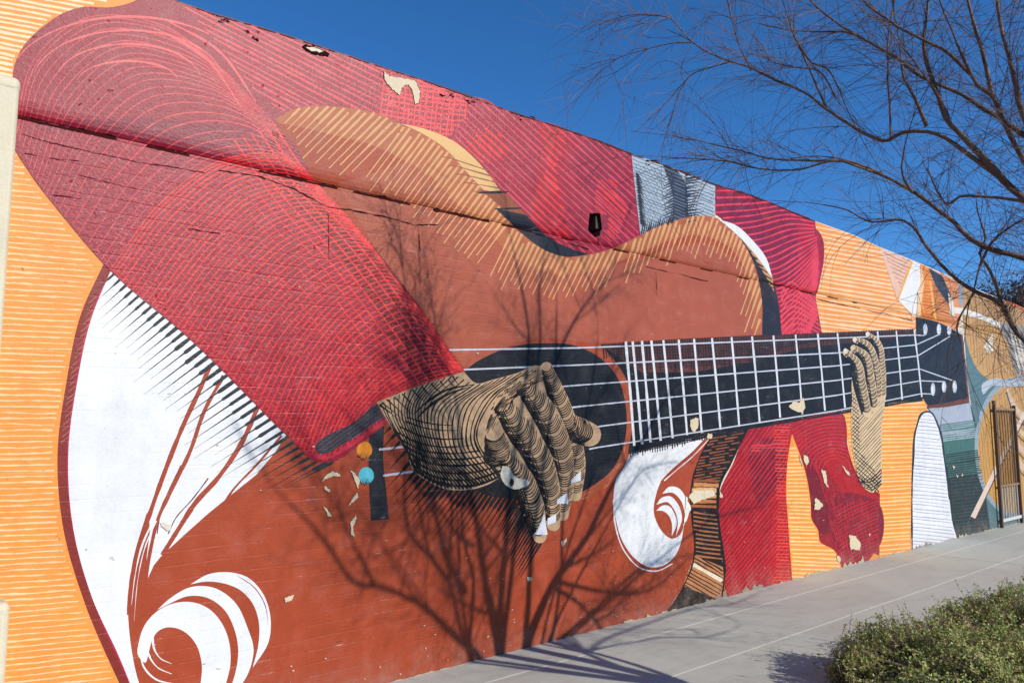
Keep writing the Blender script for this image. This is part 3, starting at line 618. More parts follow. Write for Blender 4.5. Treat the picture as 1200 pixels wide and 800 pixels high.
G = [[(18, 150), (40, 70), (100, 22), (190, 30), (270, 90)], [(40, 210), (80, 110), (140, 62), (220, 75), (318, 140)], [(70, 250), (120, 168), (180, 118), (255, 120), (345, 176)], [(122, 312), (185, 230), (255, 182), (320, 178), (372, 213)], [(175, 358), (240, 275), (300, 226), (358, 222), (400, 246)], [(225, 402), (285, 320), (345, 272), (400, 262), (436, 286)], [(280, 455), (330, 375), (390, 322), (445, 306), (470, 336)], [(335, 508), (370, 430), (420, 372), (470, 350), (503, 376)], [(378, 540), (405, 478), (450, 430), (505, 408), (542, 432)], [(440, 500), (445, 480), (490, 455), (525, 446), (560, 440)]]
family(p, G[:4], 21, lambda u: 1.35, (214, 66, 74), 21, clip=SV, taper=lambda t: .7 + .5 * t - .5 * t ** 4)
G[3] = [(128, 317), (190, 236), (260, 188), (324, 182), (375, 216)]
family(p, G[3:], 60, lambda u: 1.8, (230, 42, 42), 21, clip=SV, taper=lambda t: .75 + .35 * t - .45 * t ** 5)
RE = [(322, 142), (368, 210), (430, 280), (500, 372), (548, 440)]
for k in range(11):
    o = 4 + k * 9.0 + .2 * k * k; g = [(x - o * .88, y + o * .42) for x, y in RE]
    brush(p, spline(g), 2.2 - .1 * k, (230, 46, 48), 22, clip=SV, taper='start' if k > 5 else 'none', dash=None if k < 7 else (60, 14), wmin=.3)
LE = [(60, 240), (122, 310), (225, 400), (330, 505), (372, 536)]
for k in range(24):
    o = 6 + k * 5.6; g = [(x + o * .66, y - o * .66) for x, y in LE]; brush(p, spline(g), 1.1, (216, 48, 62), 22, clip=SV, dash=(7, 4.5))
for r, rr in ((60, 26), (86, 46), (112, 62), (140, 78)):
    aa = np.linspace(R_(190), R_(350), 40); brush(p, np.stack([150 + r * np.cos(aa), 98 + rr * np.sin(aa)], 1), 2.6, (226, 92, 96), 22, clip=SV, taper='both')
for sgn, (ax, ay, bx, by) in ((1, (175, 30, 285, 130)), (1, (190, 22, 300, 120))): brush(p, spline([(ax, ay), ((ax + bx) / 2 + 12, (ay + by) / 2 - 10), (bx, by)]), 3.2, (224, 84, 90), 22, clip=SV, taper='both')
# dark cuff opening and its bright lip
p.fill(spline([(369, 522, 1), (380, 512), (412, 496), (441, 472, 1), (449, 488, 1), (425, 505), (400, 521), (382, 531), (371, 530)], True), (52, 48, 58), 23)
hatch(p, spline([(369, 522), (412, 496), (441, 472), (449, 488), (400, 521), (382, 531)], True), -35, 4, .9, (84, 76, 84), 24)
brush(p, spline([(368, 533), (384, 536), (405, 524), (430, 508), (453, 492)]), 5, (196, 36, 62), 24)
p.build()

# -- right (plucking) hand
INK, SKIN = (22, 18, 18), (200, 166, 130)
p = Part('painted_plucking_hand', 'tan painted hand with black crosshatching plucking the strings', lump=.12)
PALM = spline([(441, 471, 1), (490, 452), (543, 435.5, 1), (558, 449), (576, 445), (605, 437), (630, 428), (650, 440), (652, 480), (640, 530), (610, 552), (588, 558), (570, 568), (545, 574), (520, 572), (500, 563), (485, 552), (477, 534), (467, 514), (454, 494)], True)
p.fill(PALM, SKIN, 25)
tk = lambda t: .6 + .6 * np.clip(t - .35, 0, 1)
family(p, [[(446, 473), (456, 494), (470, 517), (487, 553)], [(470, 461), (468, 485), (480, 515), (505, 565)], [(500, 449), (482, 478), (490, 515), (525, 573)], [(530, 440), (498, 476), (504, 520), (545, 575)], [(558, 450), (516, 485), (520, 525), (562, 571)], [(590, 442), (545, 478), (540, 520), (575, 566)], [(624, 433), (577, 468), (558, 510), (586, 558)]], 27, 2.3, INK, 26, clip=PALM, taper=tk)
family(p, [[(478, 489), (495, 494), (512, 497), (530, 498)], [(464, 506), (490, 519), (520, 524), (552, 522)], [(470, 525), (500, 541), (540, 545), (585, 538)], [(480, 547), (510, 564), (550, 569), (602, 551)]], 10, lambda u: 1.5 + 1.5 * u, INK, 27, clip=PALM, taper=lambda t: 1.15 - .5 * t)
family(p, [[(444, 474), (460, 486), (474, 500)], [(462, 462), (474, 474), (484, 484)], [(500, 447), (506, 456), (516, 462)], [(530, 440), (533, 446), (538, 452)]], 11, 2.0, INK, 27, clip=PALM, taper='end')
family(p, [[(585, 455), (600, 446), (628, 434)], [(575, 480), (590, 462), (612, 445)]], 5, 1.2, INK, 27, clip=PALM, dash=(9, 3))
for q in (((484, 486), (496, 474), (520, 458), (556, 450)), ((488, 490), (500, 478), (522, 463), (550, 453))): brush(p, spline(list(q)), 2.6, INK, 27, taper='both')
def finger(ax, rad, n, base, spread=(-1, .92), long=True, dark=True, bulge=.75, ink=1.95):
    n = int(n * 1.6)
    A = resample(spline(ax, step=1.5), 60); t = np.linspace(0, 1, 60); r = np.interp(t, np.linspace(0, 1, len(rad)), rad)
    dd = np.gradient(A, axis=0); dd /= np.linalg.norm(dd, axis=1)[:, None]; nn = np.stack([dd[:, 1], -dd[:, 0]], 1)      # nn -> viewer's right when going down
    aa = np.linspace(-np.pi / 2, np.pi / 2, 9)
    def cap(c, v, m, rr): return [c + rr * (np.cos(b) * v + np.sin(b) * m) for b in aa]
    out = np.concatenate([A + nn * r[:, None], np.array(cap(A[-1], dd[-1], -nn[-1], r[-1])), (A - nn * r[:, None])[::-1], np.array(cap(A[0], -dd[0], nn[0], r[0]))])
    if dark: p.strip((A - nn * (r * .9)[:, None])[10:], np.interp(np.linspace(0, 1, 50), [0, .3, 1], [.6, 6, 5]), (30, 25, 24), base)
    p.fill(out, SKIN, base + .5)
    for u in np.linspace(.02, .98, n):
        k = int(u * 59); s = np.linspace(spread[0], spread[1] + random.uniform(-.15, .25), 14)
        C = A[k] + nn[k] * (r[k] * s)[:, None] + dd[k] * (bulge * r[k] * (1 - s ** 2))[:, None] - dd[k] * (bulge * r[k] * .6)
        brush(p, C, ink, INK, base + 1, clip=out, taper='end', wmin=.42, step=1.2, jit=.1)
    for u in np.linspace(.05, .97, int(n * .9)) if long else ():
        k = int(u * 59); s = np.linspace(-1, random.uniform(-.35, .05), 8); C = A[k] + nn[k] * (r[k] * s)[:, None] - dd[k] * (.45 * r[k] * (s + 1))[:, None]
        brush(p, C, ink * .7, INK, base + 1.15, clip=out, taper='end', wmin=.3, step=1.2, jit=.1)
    for s, w in () if not long else ((-.95, 2.6), (-.78, 1.6), (-.58, 1.3), (-.36, 1.0)): brush(p, (A + nn * (r * s)[:, None])[3:-2], w, INK, base + 1.3, clip=out, dash=None if s < -.9 else (30, 5), step=2)
    return out
finger([(668, 497), (680, 505), (690, 509)], [12, 15.5, 14], 7, 27.6, spread=(-1, .9))
finger([(640, 431), (652, 462), (668, 505), (676, 545), (674, 580)], [7, 11, 11, 10, 7], 30, 28)
finger([(614, 452), (634, 478), (654, 520), (661, 560), (658, 602)], [11, 15, 14, 12, 8], 30, 30)
finger([(590, 476), (606, 500), (630, 535), (644, 575), (648, 614)], [12, 16, 15, 12, 8], 28, 32)
finger([(590, 535), (612, 562), (624, 592), (632, 628)], [10, 13, 13, 8], 20, 34)
finger([(578, 512), (580, 528), (574, 542)], [14, 18, 14], 10, 36, dark=False, long=False, spread=(-.75, .95), ink=1.8)
for P in ([(645, 590), (651, 583), (653, 601), (645, 606)], [(634, 606), (641, 603), (643, 624), (630, 626)]): pass
family(p, [[(628, 433), (596, 458), (574, 488), (566, 520)], [(640, 434), (606, 458), (584, 482), (572, 508)], [(646, 440), (622, 452), (600, 470), (590, 490)]], 9, 1.3, INK, 38, clip=PALM, taper='both', dash=(22, 4))
for tri in ([(637, 602), (641, 626), (624, 626), (629, 621)], [(641, 607), (651, 602), (651, 611), (641, 615)], [(652, 585), (664, 577), (665, 590), (652, 590)], [(669, 562), (680, 551), (680, 563), (668, 566)]): p.fill(poly(tri, 3), (226, 232, 240), 38.5)
p.fill(spline([(588, 546, 1), (596, 547), (601, 556), (609, 561), (617, 562), (620, 566), (612, 571), (602, 573), (592, 568), (586, 558)], True), (224, 220, 206), 38.5); p.fill(spline([(596, 566), (599, 560), (602, 564), (599, 570)], True), (60, 40, 38), 39)
p.build()

# -- left (fretting) hand
SKIN = (220, 192, 152)
p = Part('painted_fretting_hand', 'small tan painted hand gripping the guitar neck', lump=.12)
PL = spline([(1001, 440), (998, 470), (997, 500), (1000, 535), (1006, 560), (1014, 573), (1022, 577), (1031, 571), (1033, 545), (1033, 500), (1034, 462), (1020, 448)], True)
p.fill(PL, SKIN, 25); hatch(p, PL, -48, 3.0, 1.0, INK, 26, taper=lambda t: 1 - .6 * t); hatch(p, np.array([(997, 450), (1007, 480), (1008, 530), (1031, 560), (1030, 578), (1005, 566), (998, 520)], float), 42, 3.6, 1.0, INK, 26.5, step=1.5)
family(p, [[(1004, 556), (1015, 562), (1033, 550)], [(1014, 574), (1022, 577), (1032, 570)]], 6, 1.2, INK, 27, clip=PL)
finger([(1017, 392), (1027, 401), (1032, 428), (1034, 464)], [3, 5, 5, 4], 24, 27, ink=1.2); finger([(1002, 398), (1015, 404), (1024, 424), (1029, 466)], [3.5, 5.5, 5.5, 4.5], 26, 29, ink=1.2)
finger([(1000, 408), (1012, 416), (1018, 440), (1024, 478)], [4, 6, 6, 5], 26, 31, ink=1.2); finger([(991, 413), (1002, 424), (1008, 450), (1016, 484)], [4, 6.5, 6.5, 5], 26, 33, ink=1.2)
for c_ in ((990, 411), (1001, 398), (1016, 391.5)): p.fill(np.stack([c_[0] + 2.2 * np.cos(a), c_[1] + 3 * np.sin(a)], 1), (226, 220, 206), 36)
p.build()

# -- figures beyond the neck
p = Part('painted_second_figure', 'orange and white painted robe folds above the headstock')
for pg, cc, l in (([(1031, 290.5), (1075, 308), (1126, 331), (1128, 362), (1122, 388), (1098, 379), (1072, 375), (1050, 350)], (232, 150, 92), 3), ([(1031, 291), (1070, 306), (1056, 345), (1052, 352)], (236, 196, 172), 4), ([(1070, 306), (1078, 310), (1080, 335), (1072, 372), (1053, 352)], (240, 240, 240), 4),
                  ([(1078, 310), (1088, 314), (1096, 345), (1096, 376), (1080, 372)], (244, 146, 50), 4), ([(1080, 312), (1083, 330), (1078, 370), (1073, 372)], (252, 206, 150), 5), ([(1088, 314), (1104, 323), (1114, 345), (1117, 362), (1108, 352), (1096, 334)], (52, 62, 74), 5), ([(1092, 328), (1108, 350), (1120, 378), (1098, 376)], (196, 116, 60), 4.5), ([(1111, 343), (1117, 352), (1119, 372), (1113, 368)], (232, 226, 210), 6)): p.fill(poly(pg, 5), cc, l)
hatch(p, np.array([(1033, 293), (1068, 306), (1056, 342)], float), 25, 4, 1.2, (206, 140, 110), 5); hatch(p, np.array([(1080, 318), (1094, 345), (1096, 374), (1082, 372)], float), 12, 3.6, 1.2, (216, 108, 40), 5); hatch(p, np.array([(1094, 332), (1108, 352), (1118, 376), (1098, 374)], float), 15, 3.4, 1.1, (240, 160, 70), 5.5); brush(p, [(1068, 308), (1052, 350)], 2.2, (244, 176, 84), 6); brush(p, [(1090, 330), (1096, 374)], 1.8, (250, 190, 90), 6)
p.build()
p = Part('painted_arch', 'white painted arch with dark outline and grey brush lines', lump=.2)
AR = spline([(1068, 690, 1), (1068, 600), (1070, 540), (1074, 500), (1082, 483), (1089, 482), (1099, 498), (1107, 540), (1112, 580), (1116, 612), (1122, 634), (1122, 690, 1)], True)
p.fill(AR, (236, 238, 242), 5); hatch(p, AR, 6, 4.2, .9, (170, 178, 196), 6, curve=.05); brush(p, spline([(1069, 655), (1068.5, 600), (1070, 540), (1074, 500), (1082, 483), (1089, 482), (1099, 498), (1107, 540), (1113, 585)]), 2.2, (36, 48, 56), 7)
p.build()
p = Part('painted_teal_panel', 'grey to dark green painted panel below the headstock')
TP = poly([(1086, 477), (1136, 470), (1145, 500), (1152, 560), (1166, 660), (1122, 660), (1113, 590), (1107, 540), (1099, 498)], 6)
p.fill(TP, (38, 52, 54), 3); p.fill(poly([(1088, 478), (1136, 471), (1142, 500), (1103, 508), (1098, 492)], 5), (172, 182, 198), 4); p.fill(poly([(1103, 506), (1142, 498), (1149, 536), (1108, 545)], 5), (68, 112, 106), 4)
for y in np.arange(494, 514, 2.4): brush(p, [(1096 + random.uniform(0, 6), y + 4), (1146, y - 2)], 1.6, (96, 130, 132) if y < 503 else (160, 176, 186), 5, clip=TP)
for y in np.arange(528, 556, 2.6): brush(p, [(1100, y + 6), (1156, y - 2)], 1.5, (38, 58, 58) if y < 541 else (64, 100, 96), 5, clip=TP)
hatch(p, np.array([(1110, 556), (1153, 548), (1164, 640), (1122, 640)], float), -6, 4, .9, (60, 74, 76), 5)
p.build()
p = Part('painted_far_instrument', 'ochre painted string instrument with a pale bow at the far end of the wall')
FR = poly([(1127, 334), (1150, 342), (1178, 353), (1260, 388), (1260, 680), (1160, 660), (1150, 560), (1140, 490), (1133, 440), (1130, 392)], 6)
p.fill(FR, (92, 122, 128), 2.4)
p.fill(poly([(1128, 335), (1150, 343), (1178, 354), (1260, 389), (1260, 400), (1170, 380), (1128, 364)], 5), (198, 152, 92), 3)
p.fill(spline([(1127, 364, 1), (1170, 378), (1200, 392), (1200, 440), (1180, 448), (1162, 446), (1148, 436), (1138, 418), (1131, 392)], True), (206, 158, 92), 4)
hatch(p, np.array([(1129, 338), (1200, 366), (1200, 440), (1165, 445), (1140, 420)], float), 86, 3.4, .8, (160, 116, 64), 5)
a2 = np.linspace(0, 2 * np.pi, 48, endpoint=False); p.fill(np.stack([1190 + 48 * np.cos(a2), 524 + 82 * np.sin(a2)], 1), (150, 168, 178), 4.4); p.fill(np.stack([1191 + 45 * np.cos(a2), 525 + 77 * np.sin(a2)], 1), (206, 158, 88), 5)
hatch(p, np.stack([1191 + 45 * np.cos(a2), 525 + 77 * np.sin(a2)], 1), 84, 3.2, .7, (170, 124, 66), 6)
p.fill(spline([(1150, 452), (1165, 443), (1185, 446), (1200, 440), (1200, 450), (1180, 453), (1162, 452), (1152, 462)], True), (186, 196, 208), 6)
p.fill(poly([(1118, 360), (1128, 361), (1150, 368), (1172, 378), (1172, 384), (1150, 374), (1128, 368), (1118, 367)], 5), (236, 232, 222), 7)
p.fill(spline([(1172, 378), (1186, 380), (1215, 392), (1215, 440), (1196, 446), (1188, 430), (1182, 405)], True), (150, 146, 138), 6.4); hatch(p, np.array([(1174, 380), (1215, 394), (1215, 440), (1192, 440), (1182, 408)], float), 62, 3.6, 1.0, (54, 52, 54), 7)
for k in range(3): brush(p, [(1184 + 5 * k, 388 + 4 * k), (1190 + 5 * k, 412 + 4 * k), (1196 + 5 * k, 438)], 3.2, (222, 210, 192), 7.5, taper='both')
for k in range(4): brush(p, spline([(1180 + k * 3, 455 + k * 24), (1190 + k * 2, 478 + k * 22), (1215, 500 + k * 20)]), 8, (214, 186, 160), 8, taper='start', wmin=.35); brush(p, spline([(1179 + k * 3, 459 + k * 24), (1188 + k * 2, 484 + k * 22), (1212, 508 + k * 20)]), 1.6, (70, 60, 56), 8.5)
p.strip(np.array([(1140, 606), (1168, 548), (1212, 462)], float), [6, 5, 3.4], (228, 206, 190), 9); p.strip(np.array([(1143, 608), (1170, 551), (1214, 465)], float), 1.2, (96, 60, 52), 9.5)
p.strip(np.array([(1125, 327), (1125.5, 345), (1126, 358)], float), 4.5, (150, 168, 184), 9)
p.strip(np.array([(1178, 353), (1200, 362.5), (1230, 376)], float), 3.4, (238, 128, 60), 9)
p.fill(poly([(1160, 395), (1163, 390), (1164, 412), (1158, 414), (1153, 406)], 3), (236, 228, 208), 9)
p.build()

# -- cracks, peeled flakes, bare foot of the wall
_sd = {}
def simple_dark(col):
    if col not in _sd: _sd[col] = simple('crack_%d_%d' % col[:2], tuple(s2l(col) * .6), .95, .3, 20, .0, 40, spec=.1)
    return _sd[col]
def crack(pts, w=1.6, col=(46, 16, 20)):
    C = resample(np.array(pts, float), max(8, int(np.linalg.norm(np.array(pts[-1]) - np.array(pts[0])) / 2.2))); C = C + np.stack([wob(len(C), .2, 3), wob(len(C), .28, 3)], 1)
    ww = np.clip(w * (.42 + wob(len(C), .22, 4)), .12, None); ww[0] = ww[-1] = .1
    q = Part('crack'); q.strip(C, ww, simple_dark(col), 42); q.build()
crack([(20, 156), (60, 168), (105, 178), (160, 190), (215, 198), (240, 203)], 1.5, (110, 24, 44)); crack([(28, 180), (60, 186), (100, 190)], 1.2, (110, 24, 44)); crack([(60, 228), (105, 234)], 1.4, (110, 20, 40)); crack([(90, 205), (160, 222)], .9, (120, 30, 50)); crack([(220, 268), (258, 274)], 1.8, (96, 20, 40))
crack([(255, 200), (300, 206), (345, 222), (384, 243), (400, 245), (420, 248), (450, 254), (488, 264), (514, 263)], 2.0, (70, 26, 24)); crack([(384, 247), (384.5, 270), (385, 310)], 1.2, (110, 24, 44)); crack([(488, 264), (491, 280), (492, 296)], 1.4, (120, 62, 48)); crack([(756, 312), (780, 318), (800, 322), (830, 330)], 1.1, (90, 36, 28)); crack([(768, 318), (769, 335), (769, 346)], .8, (90, 36, 28))
crack([(600, 265), (640, 278), (690, 292)], 1.4); crack([(700, 279), (701, 286), (698, 292)], 1.8, (30, 10, 12)); crack([(955, 350), (1000, 360), (1040, 368), (1070, 376)], 1.4, (150, 84, 50)); crack([(905, 332), (930, 338), (955, 346)], 1.4)
for x0, y0, n in ((255, 23, 5), (290, 34, 4), (515, 108, 3), (545, 116, 4), (610, 136, 4), (760, 188, 5), (355, 52, 3), (300, 42, 3)):
    for _ in range(n): q = (x0 + random.uniform(-6, 12), y0 + random.uniform(-1, 4)); crack([q, (q[0] + random.uniform(3, 7), q[1] + random.uniform(1, 3))], 2.2, (60, 16, 24))
CH = [([(353, 54), (361, 54), (372, 57), (385, 63), (384, 67), (370, 64), (357, 59)], (52, 20, 22)), ([(358, 56), (368, 56.5), (380, 61), (376, 62), (364, 60)], (226, 214, 190)),  # first outline is a hole in the wall, its inner shade painted flat
      ([(449, 84), (456, 90), (470, 92), (486, 95), (492, 108), (490, 121), (486, 123), (483, 108), (478, 99), (472, 101), (467, 112), (458, 104), (451, 96)], None),
      ([(376, 564), (381, 556), (387, 552), (398, 554), (398, 558), (388, 558), (380, 562)], None), ([(410, 551), (417, 555), (421, 563), (419, 572), (415, 562)], None), ([(380, 569), (386, 573), (385, 576), (380, 574)], None), ([(408, 592), (413, 582), (418, 577), (420, 581), (414, 587)], None), ([(378, 592), (382, 595), (389, 606), (384, 604)], None), ([(410, 612), (416, 602), (417, 606), (413, 618), (415, 630), (411, 626)], None), ([(333, 700), (338, 698), (344, 696), (341, 703), (334, 705)], None),
      ([(808, 492), (812, 491), (814, 488), (818, 491), (817, 502), (813, 506), (809, 504)], None), ([(924, 476), (929, 469), (935, 472), (941, 466), (943, 476), (940, 484), (934, 482), (927, 480)], None),
      ([(806, 582), (812, 574), (836, 574), (838, 580), (822, 586), (812, 590)], (226, 214, 186)), ([(803, 580), (809, 594), (806, 602), (800, 618), (802, 600)], (238, 236, 226)),
      ([(657, 634), (663, 630), (663, 634), (658, 640)], None), ([(829, 508), (834, 507), (833, 514), (828, 513)], None),
      ([(941, 533), (946, 534), (947, 541), (944, 545), (941, 538)], None), ([(962, 549), (967, 552), (968, 562), (970, 570), (968, 570), (964, 560)], None), ([(986, 545), (994, 553), (996, 557), (992, 556)], None), ([(955, 583), (960, 586), (964, 592), (960, 596), (954, 597)], None), ([(994, 626), (1002, 628), (1008, 636), (1007, 644), (996, 643)], None), ([(1017, 624), (1020, 625), (1018, 628)], None), ([(980, 650), (984, 653), (984, 660), (980, 655)], None), ([(843, 575), (847, 579), (846, 583), (842, 582)], None), ([(617, 676), (623, 676), (622, 680), (617, 680)], None), ([(936, 534), (940, 545), (939, 546)], None),
      ([(1116, 545), (1119, 547), (1117, 551)], None), ([(1120, 555), (1123, 557), (1121, 560)], None), ([(1127, 552), (1128, 557), (1126, 558)], None), ([(187, 612), (193, 612), (200, 616), (200, 621), (196, 622), (190, 618)], (222, 212, 196))]
for pts, c in CH:
    q = Part('paint_chip_or_hole', lump=.4); chip(q, pts, 46 if c == (226, 214, 190) else 44, (simple_dark(c) if c and sum(c) < 200 else c) or (224, 208, 176), edge=c is None); q.build()
# ragged broken edge of the render along the overhang
for x0 in np.arange(.5, 9.5, .62):
    x1 = x0 + random.uniform(.2, .6) * (1 if x0 < 4 else .5); n = int((x1 - x0) / .012) + 4; xs = np.linspace(x0, x1, n); up = np.abs(wob(n, .0035, 5)) * (1.5 if x0 < 4.2 else .35); dn = np.abs(wob(n, .003, 4)) * (1 if x0 < 4.2 else .4); up[0] = up[-1] = dn[0] = dn[-1] = 0
    q = Part('broken_edge'); q._add([(a_, 3.080 + b_) for a_, b_ in zip(xs, up)] + [(a_, 3.073 - b_) for a_, b_ in zip(xs, dn)], [(i, i + 1, n + i + 1, n + i) for i in range(n - 1)], 42, q.mat(simple_dark((70, 26, 26)))); q.build()
# flaked speckle and bare mortar along the foot
p = Part('bare_foot', 'pale bare mortar and flaked paint along the foot of the wall', lump=.9)
x = -2.0
while x < 14.5:
    w = random.uniform(.10, .55); h = random.uniform(.003, .012) * (2.2 if random.random() < .2 else 1); n = max(7, int(w / .018))
    xs = np.linspace(x, x + w, n); zs = np.r_[-.02, np.abs(wob(n - 2, h * .8, 3) + h), -.02]
    p._add([(xx, -.03) for xx in xs] + list(zip(xs, zs)), [(i, i + 1, n + i + 1, n + i) for i in range(n - 1)], 43, p.mat((196, 182, 158) if random.random() < .6 else (160, 146, 128))); x += w + (random.uniform(0, .1) if random.random() < .8 else random.uniform(.1, .5))
for _ in range(260):
    x = random.uniform(.3, 13.5); z = abs(random.gauss(.02, .22)) if random.random() < .75 else random.uniform(.1, 2.6); r = random.uniform(.002, .008)
    m = 6; p._add([(x + r * random.uniform(.5, 1.6) * math.cos(k * 2 * math.pi / m), z + r * random.uniform(.4, .8) * math.sin(k * 2 * math.pi / m)) for k in range(m)], [tuple(range(m))], 43.4, p.mat((216, 200, 176)))
p.build()['kind'] = 'stuff'

# ------------------------------------------------------------------ ground
def ground_mat(name, rgb, var, stain=None, streak=False):
    m, t, pb = node_mat(name); pos = N(t, 'ShaderNodeNewGeometry').outputs['Position']
    a_, b_, c_ = noise(t, pos, 1.3, 5, .6), noise(t, pos, 14, 5, .65), noise(t, pos, 160, 3, .7)
    v = mth(t, 'ADD', 1.0, mth(t, 'MULTIPLY', mth(t, 'SUBTRACT', a_, .5), var)); v = mth(t, 'ADD', v, mth(t, 'MULTIPLY', mth(t, 'SUBTRACT', b_, .5), var * .6)); v = mth(t, 'ADD', v, mth(t, 'MULTIPLY', mth(t, 'SUBTRACT', c_, .5), var * .7))
    vc = N(t, 'ShaderNodeCombineColor'); [t.links.new(v, vc.inputs[i]) for i in range(3)]
    c = mixc(t, 1.0, rgb, vc.outputs[0], 'MULTIPLY')
    if stain is not None: c = mixc(t, mth(t, 'MULTIPLY', ramp(t, noise(t, pos, .9, 4, .6), .5, .72), .55), c, stain)
    if stain is not None:
        mp = N(t, 'ShaderNodeMapping'); mp.inputs['Scale'].default_value = (1.2, 3.5, 1); t.links.new(pos, mp.inputs[0])
        c = mixc(t, mth(t, 'MULTIPLY', ramp(t, noise(t, mp.outputs[0], 2.4, 6, .7), .5, .75), .3), c, (.21, .19, .17))
        vo = N(t, 'ShaderNodeTexVoronoi'); vo.inputs['Scale'].default_value = 7; t.links.new(pos, vo.inputs['Vector'])
        c = mixc(t, mth(t, 'MULTIPLY', mth(t, 'MULTIPLY', ramp(t, vo.outputs['Distance'], .12, .05), ramp(t, b_, .5, .6)), .55), c, (.12, .11, .10))
    t.links.new(c, pb.inputs['Base Color']); pb.inputs['Roughness'].default_value = .85; pb.inputs['Specular IOR Level'].default_value = .25
    bp = N(t, 'ShaderNodeBump'); bp.inputs['Distance'].default_value = 1; bp.inputs['Strength'].default_value = .7
    t.links.new(mth(t, 'ADD', mth(t, 'MULTIPLY', b_, .003), mth(t, 'MULTIPLY', c_, .0012)), bp.inputs['Height']); t.links.new(bp.outputs[0], pb.inputs['Normal'])
    return m
CONC = ground_mat('concrete', (.40, .405, .355), .26, (.33, .30, .26)); JOINT = simple('pale_joint', (.55, .545, .50), .9, .35, 5)
def sheet(name, x0, x1, y0, y1, z, mat, kind='structure', parent=None):
    o = mesh_obj(name, [(x0, y0, z), (x1, y0, z), (x1, y1, z), (x0, y1, z)], [(0, 1, 2, 3)], mat, parent)
    if kind: o['kind'] = kind
    return o
sheet('ground', -400, 800, -600, 600, -.16, ground_mat('dry_earth', (.22, .18, .13), .5))
sheet('road', -60, 120, -14, -4.75, -.14, ground_mat('asphalt', (.055, .055, .056), .4))
sw = empty('sidewalk', (6, -.9, 0)); sw['kind'] = 'structure'
bm = bmesh.new(); box(bm, -8, 30, -1.80, .02, -.3, -.002); bm_obj('joint_bed', bm, JOINT, sw)
k = 0
for y0, y1 in ((-.394, .015), (-1.082, -.404), (-1.78, -1.092)):
    for x0 in np.arange(-8, 29, 9.15):
        bm = bmesh.new(); box(bm, x0 + .004, x0 + 9.146, y0, y1, -.2, 0, .003, 1); bm_obj('concrete_slab', bm, CONC, sw)
bm = bmesh.new(); box(bm, -8, 30, -4.4, -1.81, -.3, -.03); o = bm_obj('planting_bed', bm, ground_mat('soil', (.16, .12, .085), .7)); o['kind'] = 'structure'
bm = bmesh.new(); box(bm, -40, 90, -4.72, -4.42, -.3, .0, .02); o = bm_obj('kerb', bm, simple('kerb_concrete', (.36, .35, .33), .9, .3)); o['kind'] = 'structure'

# ------------------------------------------------------------------ cream pilaster at the near end
pr = float(((lambda r: r[0] / r[1])(ray((7.5, 330)))) * (CAM_D - .10)); pz = 3.21
ppx = float((lambda q: q[0] / q[1])(ray((9, 765))) * (CAM_D - .15)); ppz = float((lambda q: CAM_H + q[2] / q[1] * (CAM_D - .15))(ray((4, 706))))
PIL = empty('pilaster', (pr - .2, -.05, 0)); tag(PIL, 'smooth cream painted pilaster beside the red sleeve', 'pilaster')
CRM = simple('cream_plaster', tuple(s2l((236, 226, 196)) / 1.55), .6, .26, 3, .002, 60)
bm = bmesh.new(); box(bm, pr - .42, pr, -.10, .05, ppz - .06, pz, .022, 4); bm_obj('shaft', bm, CRM, PIL)
bm = bmesh.new(); box(bm, pr - .423, pr + .003, -.103, .05, pz - .05, pz + .028, .03, 5); bm_obj('cap', bm, CRM, PIL)
bm = bmesh.new(); box(bm, pr - .5, ppx, -.15, .05, -.05, ppz, .03, 4); bm_obj('plinth', bm, CRM, PIL)

# ------------------------------------------------------------------ barred gate at the far end
gx0 = float(wallpx([(1166, 540)])[0][0]); gx1 = gx0 + .86
gz1 = float(wallpx([(1164, 474)])[0][1])
GT = empty('barred_gate', (gx0, -.03, 0)); tag(GT, 'steel gate of upright bars painted over with the ochre instrument', 'gate')
GM, GD, GW = simple('gate_brown', (.24, .13, .05), .5, .2), simple('gate_dark', (.09, .05, .03), .5, .2), simple('gate_white', (.45, .47, .46), .5, .2)
def gb(name, x0, x1, y0, y1, z0, z1, m): bm = bmesh.new(); box(bm, x0, x1, y0, y1, z0, z1, .004, 1); return bm_obj(name, bm, m, GT)
gb('post', gx0 - .075, gx0 - .03, -.075, -.03, 0, gz1 + .06, GD); gb('post', gx1 + .02, gx1 + .06, -.075, -.03, 0, gz1, GD)
gb('top_rail', gx0 - .025, gx1 + .015, -.066, -.040, gz1 - .09, gz1 - .05, GM); gb('bottom_rail', gx0 - .025, gx1 + .015, -.066, -.040, .08, .13, GW); gb('middle_rail', gx0 - .025, gx1 + .015, -.066, -.040, .62, .65, GM)
for i in range(7):
    x = gx0 + .04 + i * .12; gb('bar', x, x + .016, -.062, -.044, .65, gz1 - .09, GM); gb('bar', x, x + .016, -.062, -.044, .13, .62, GW)

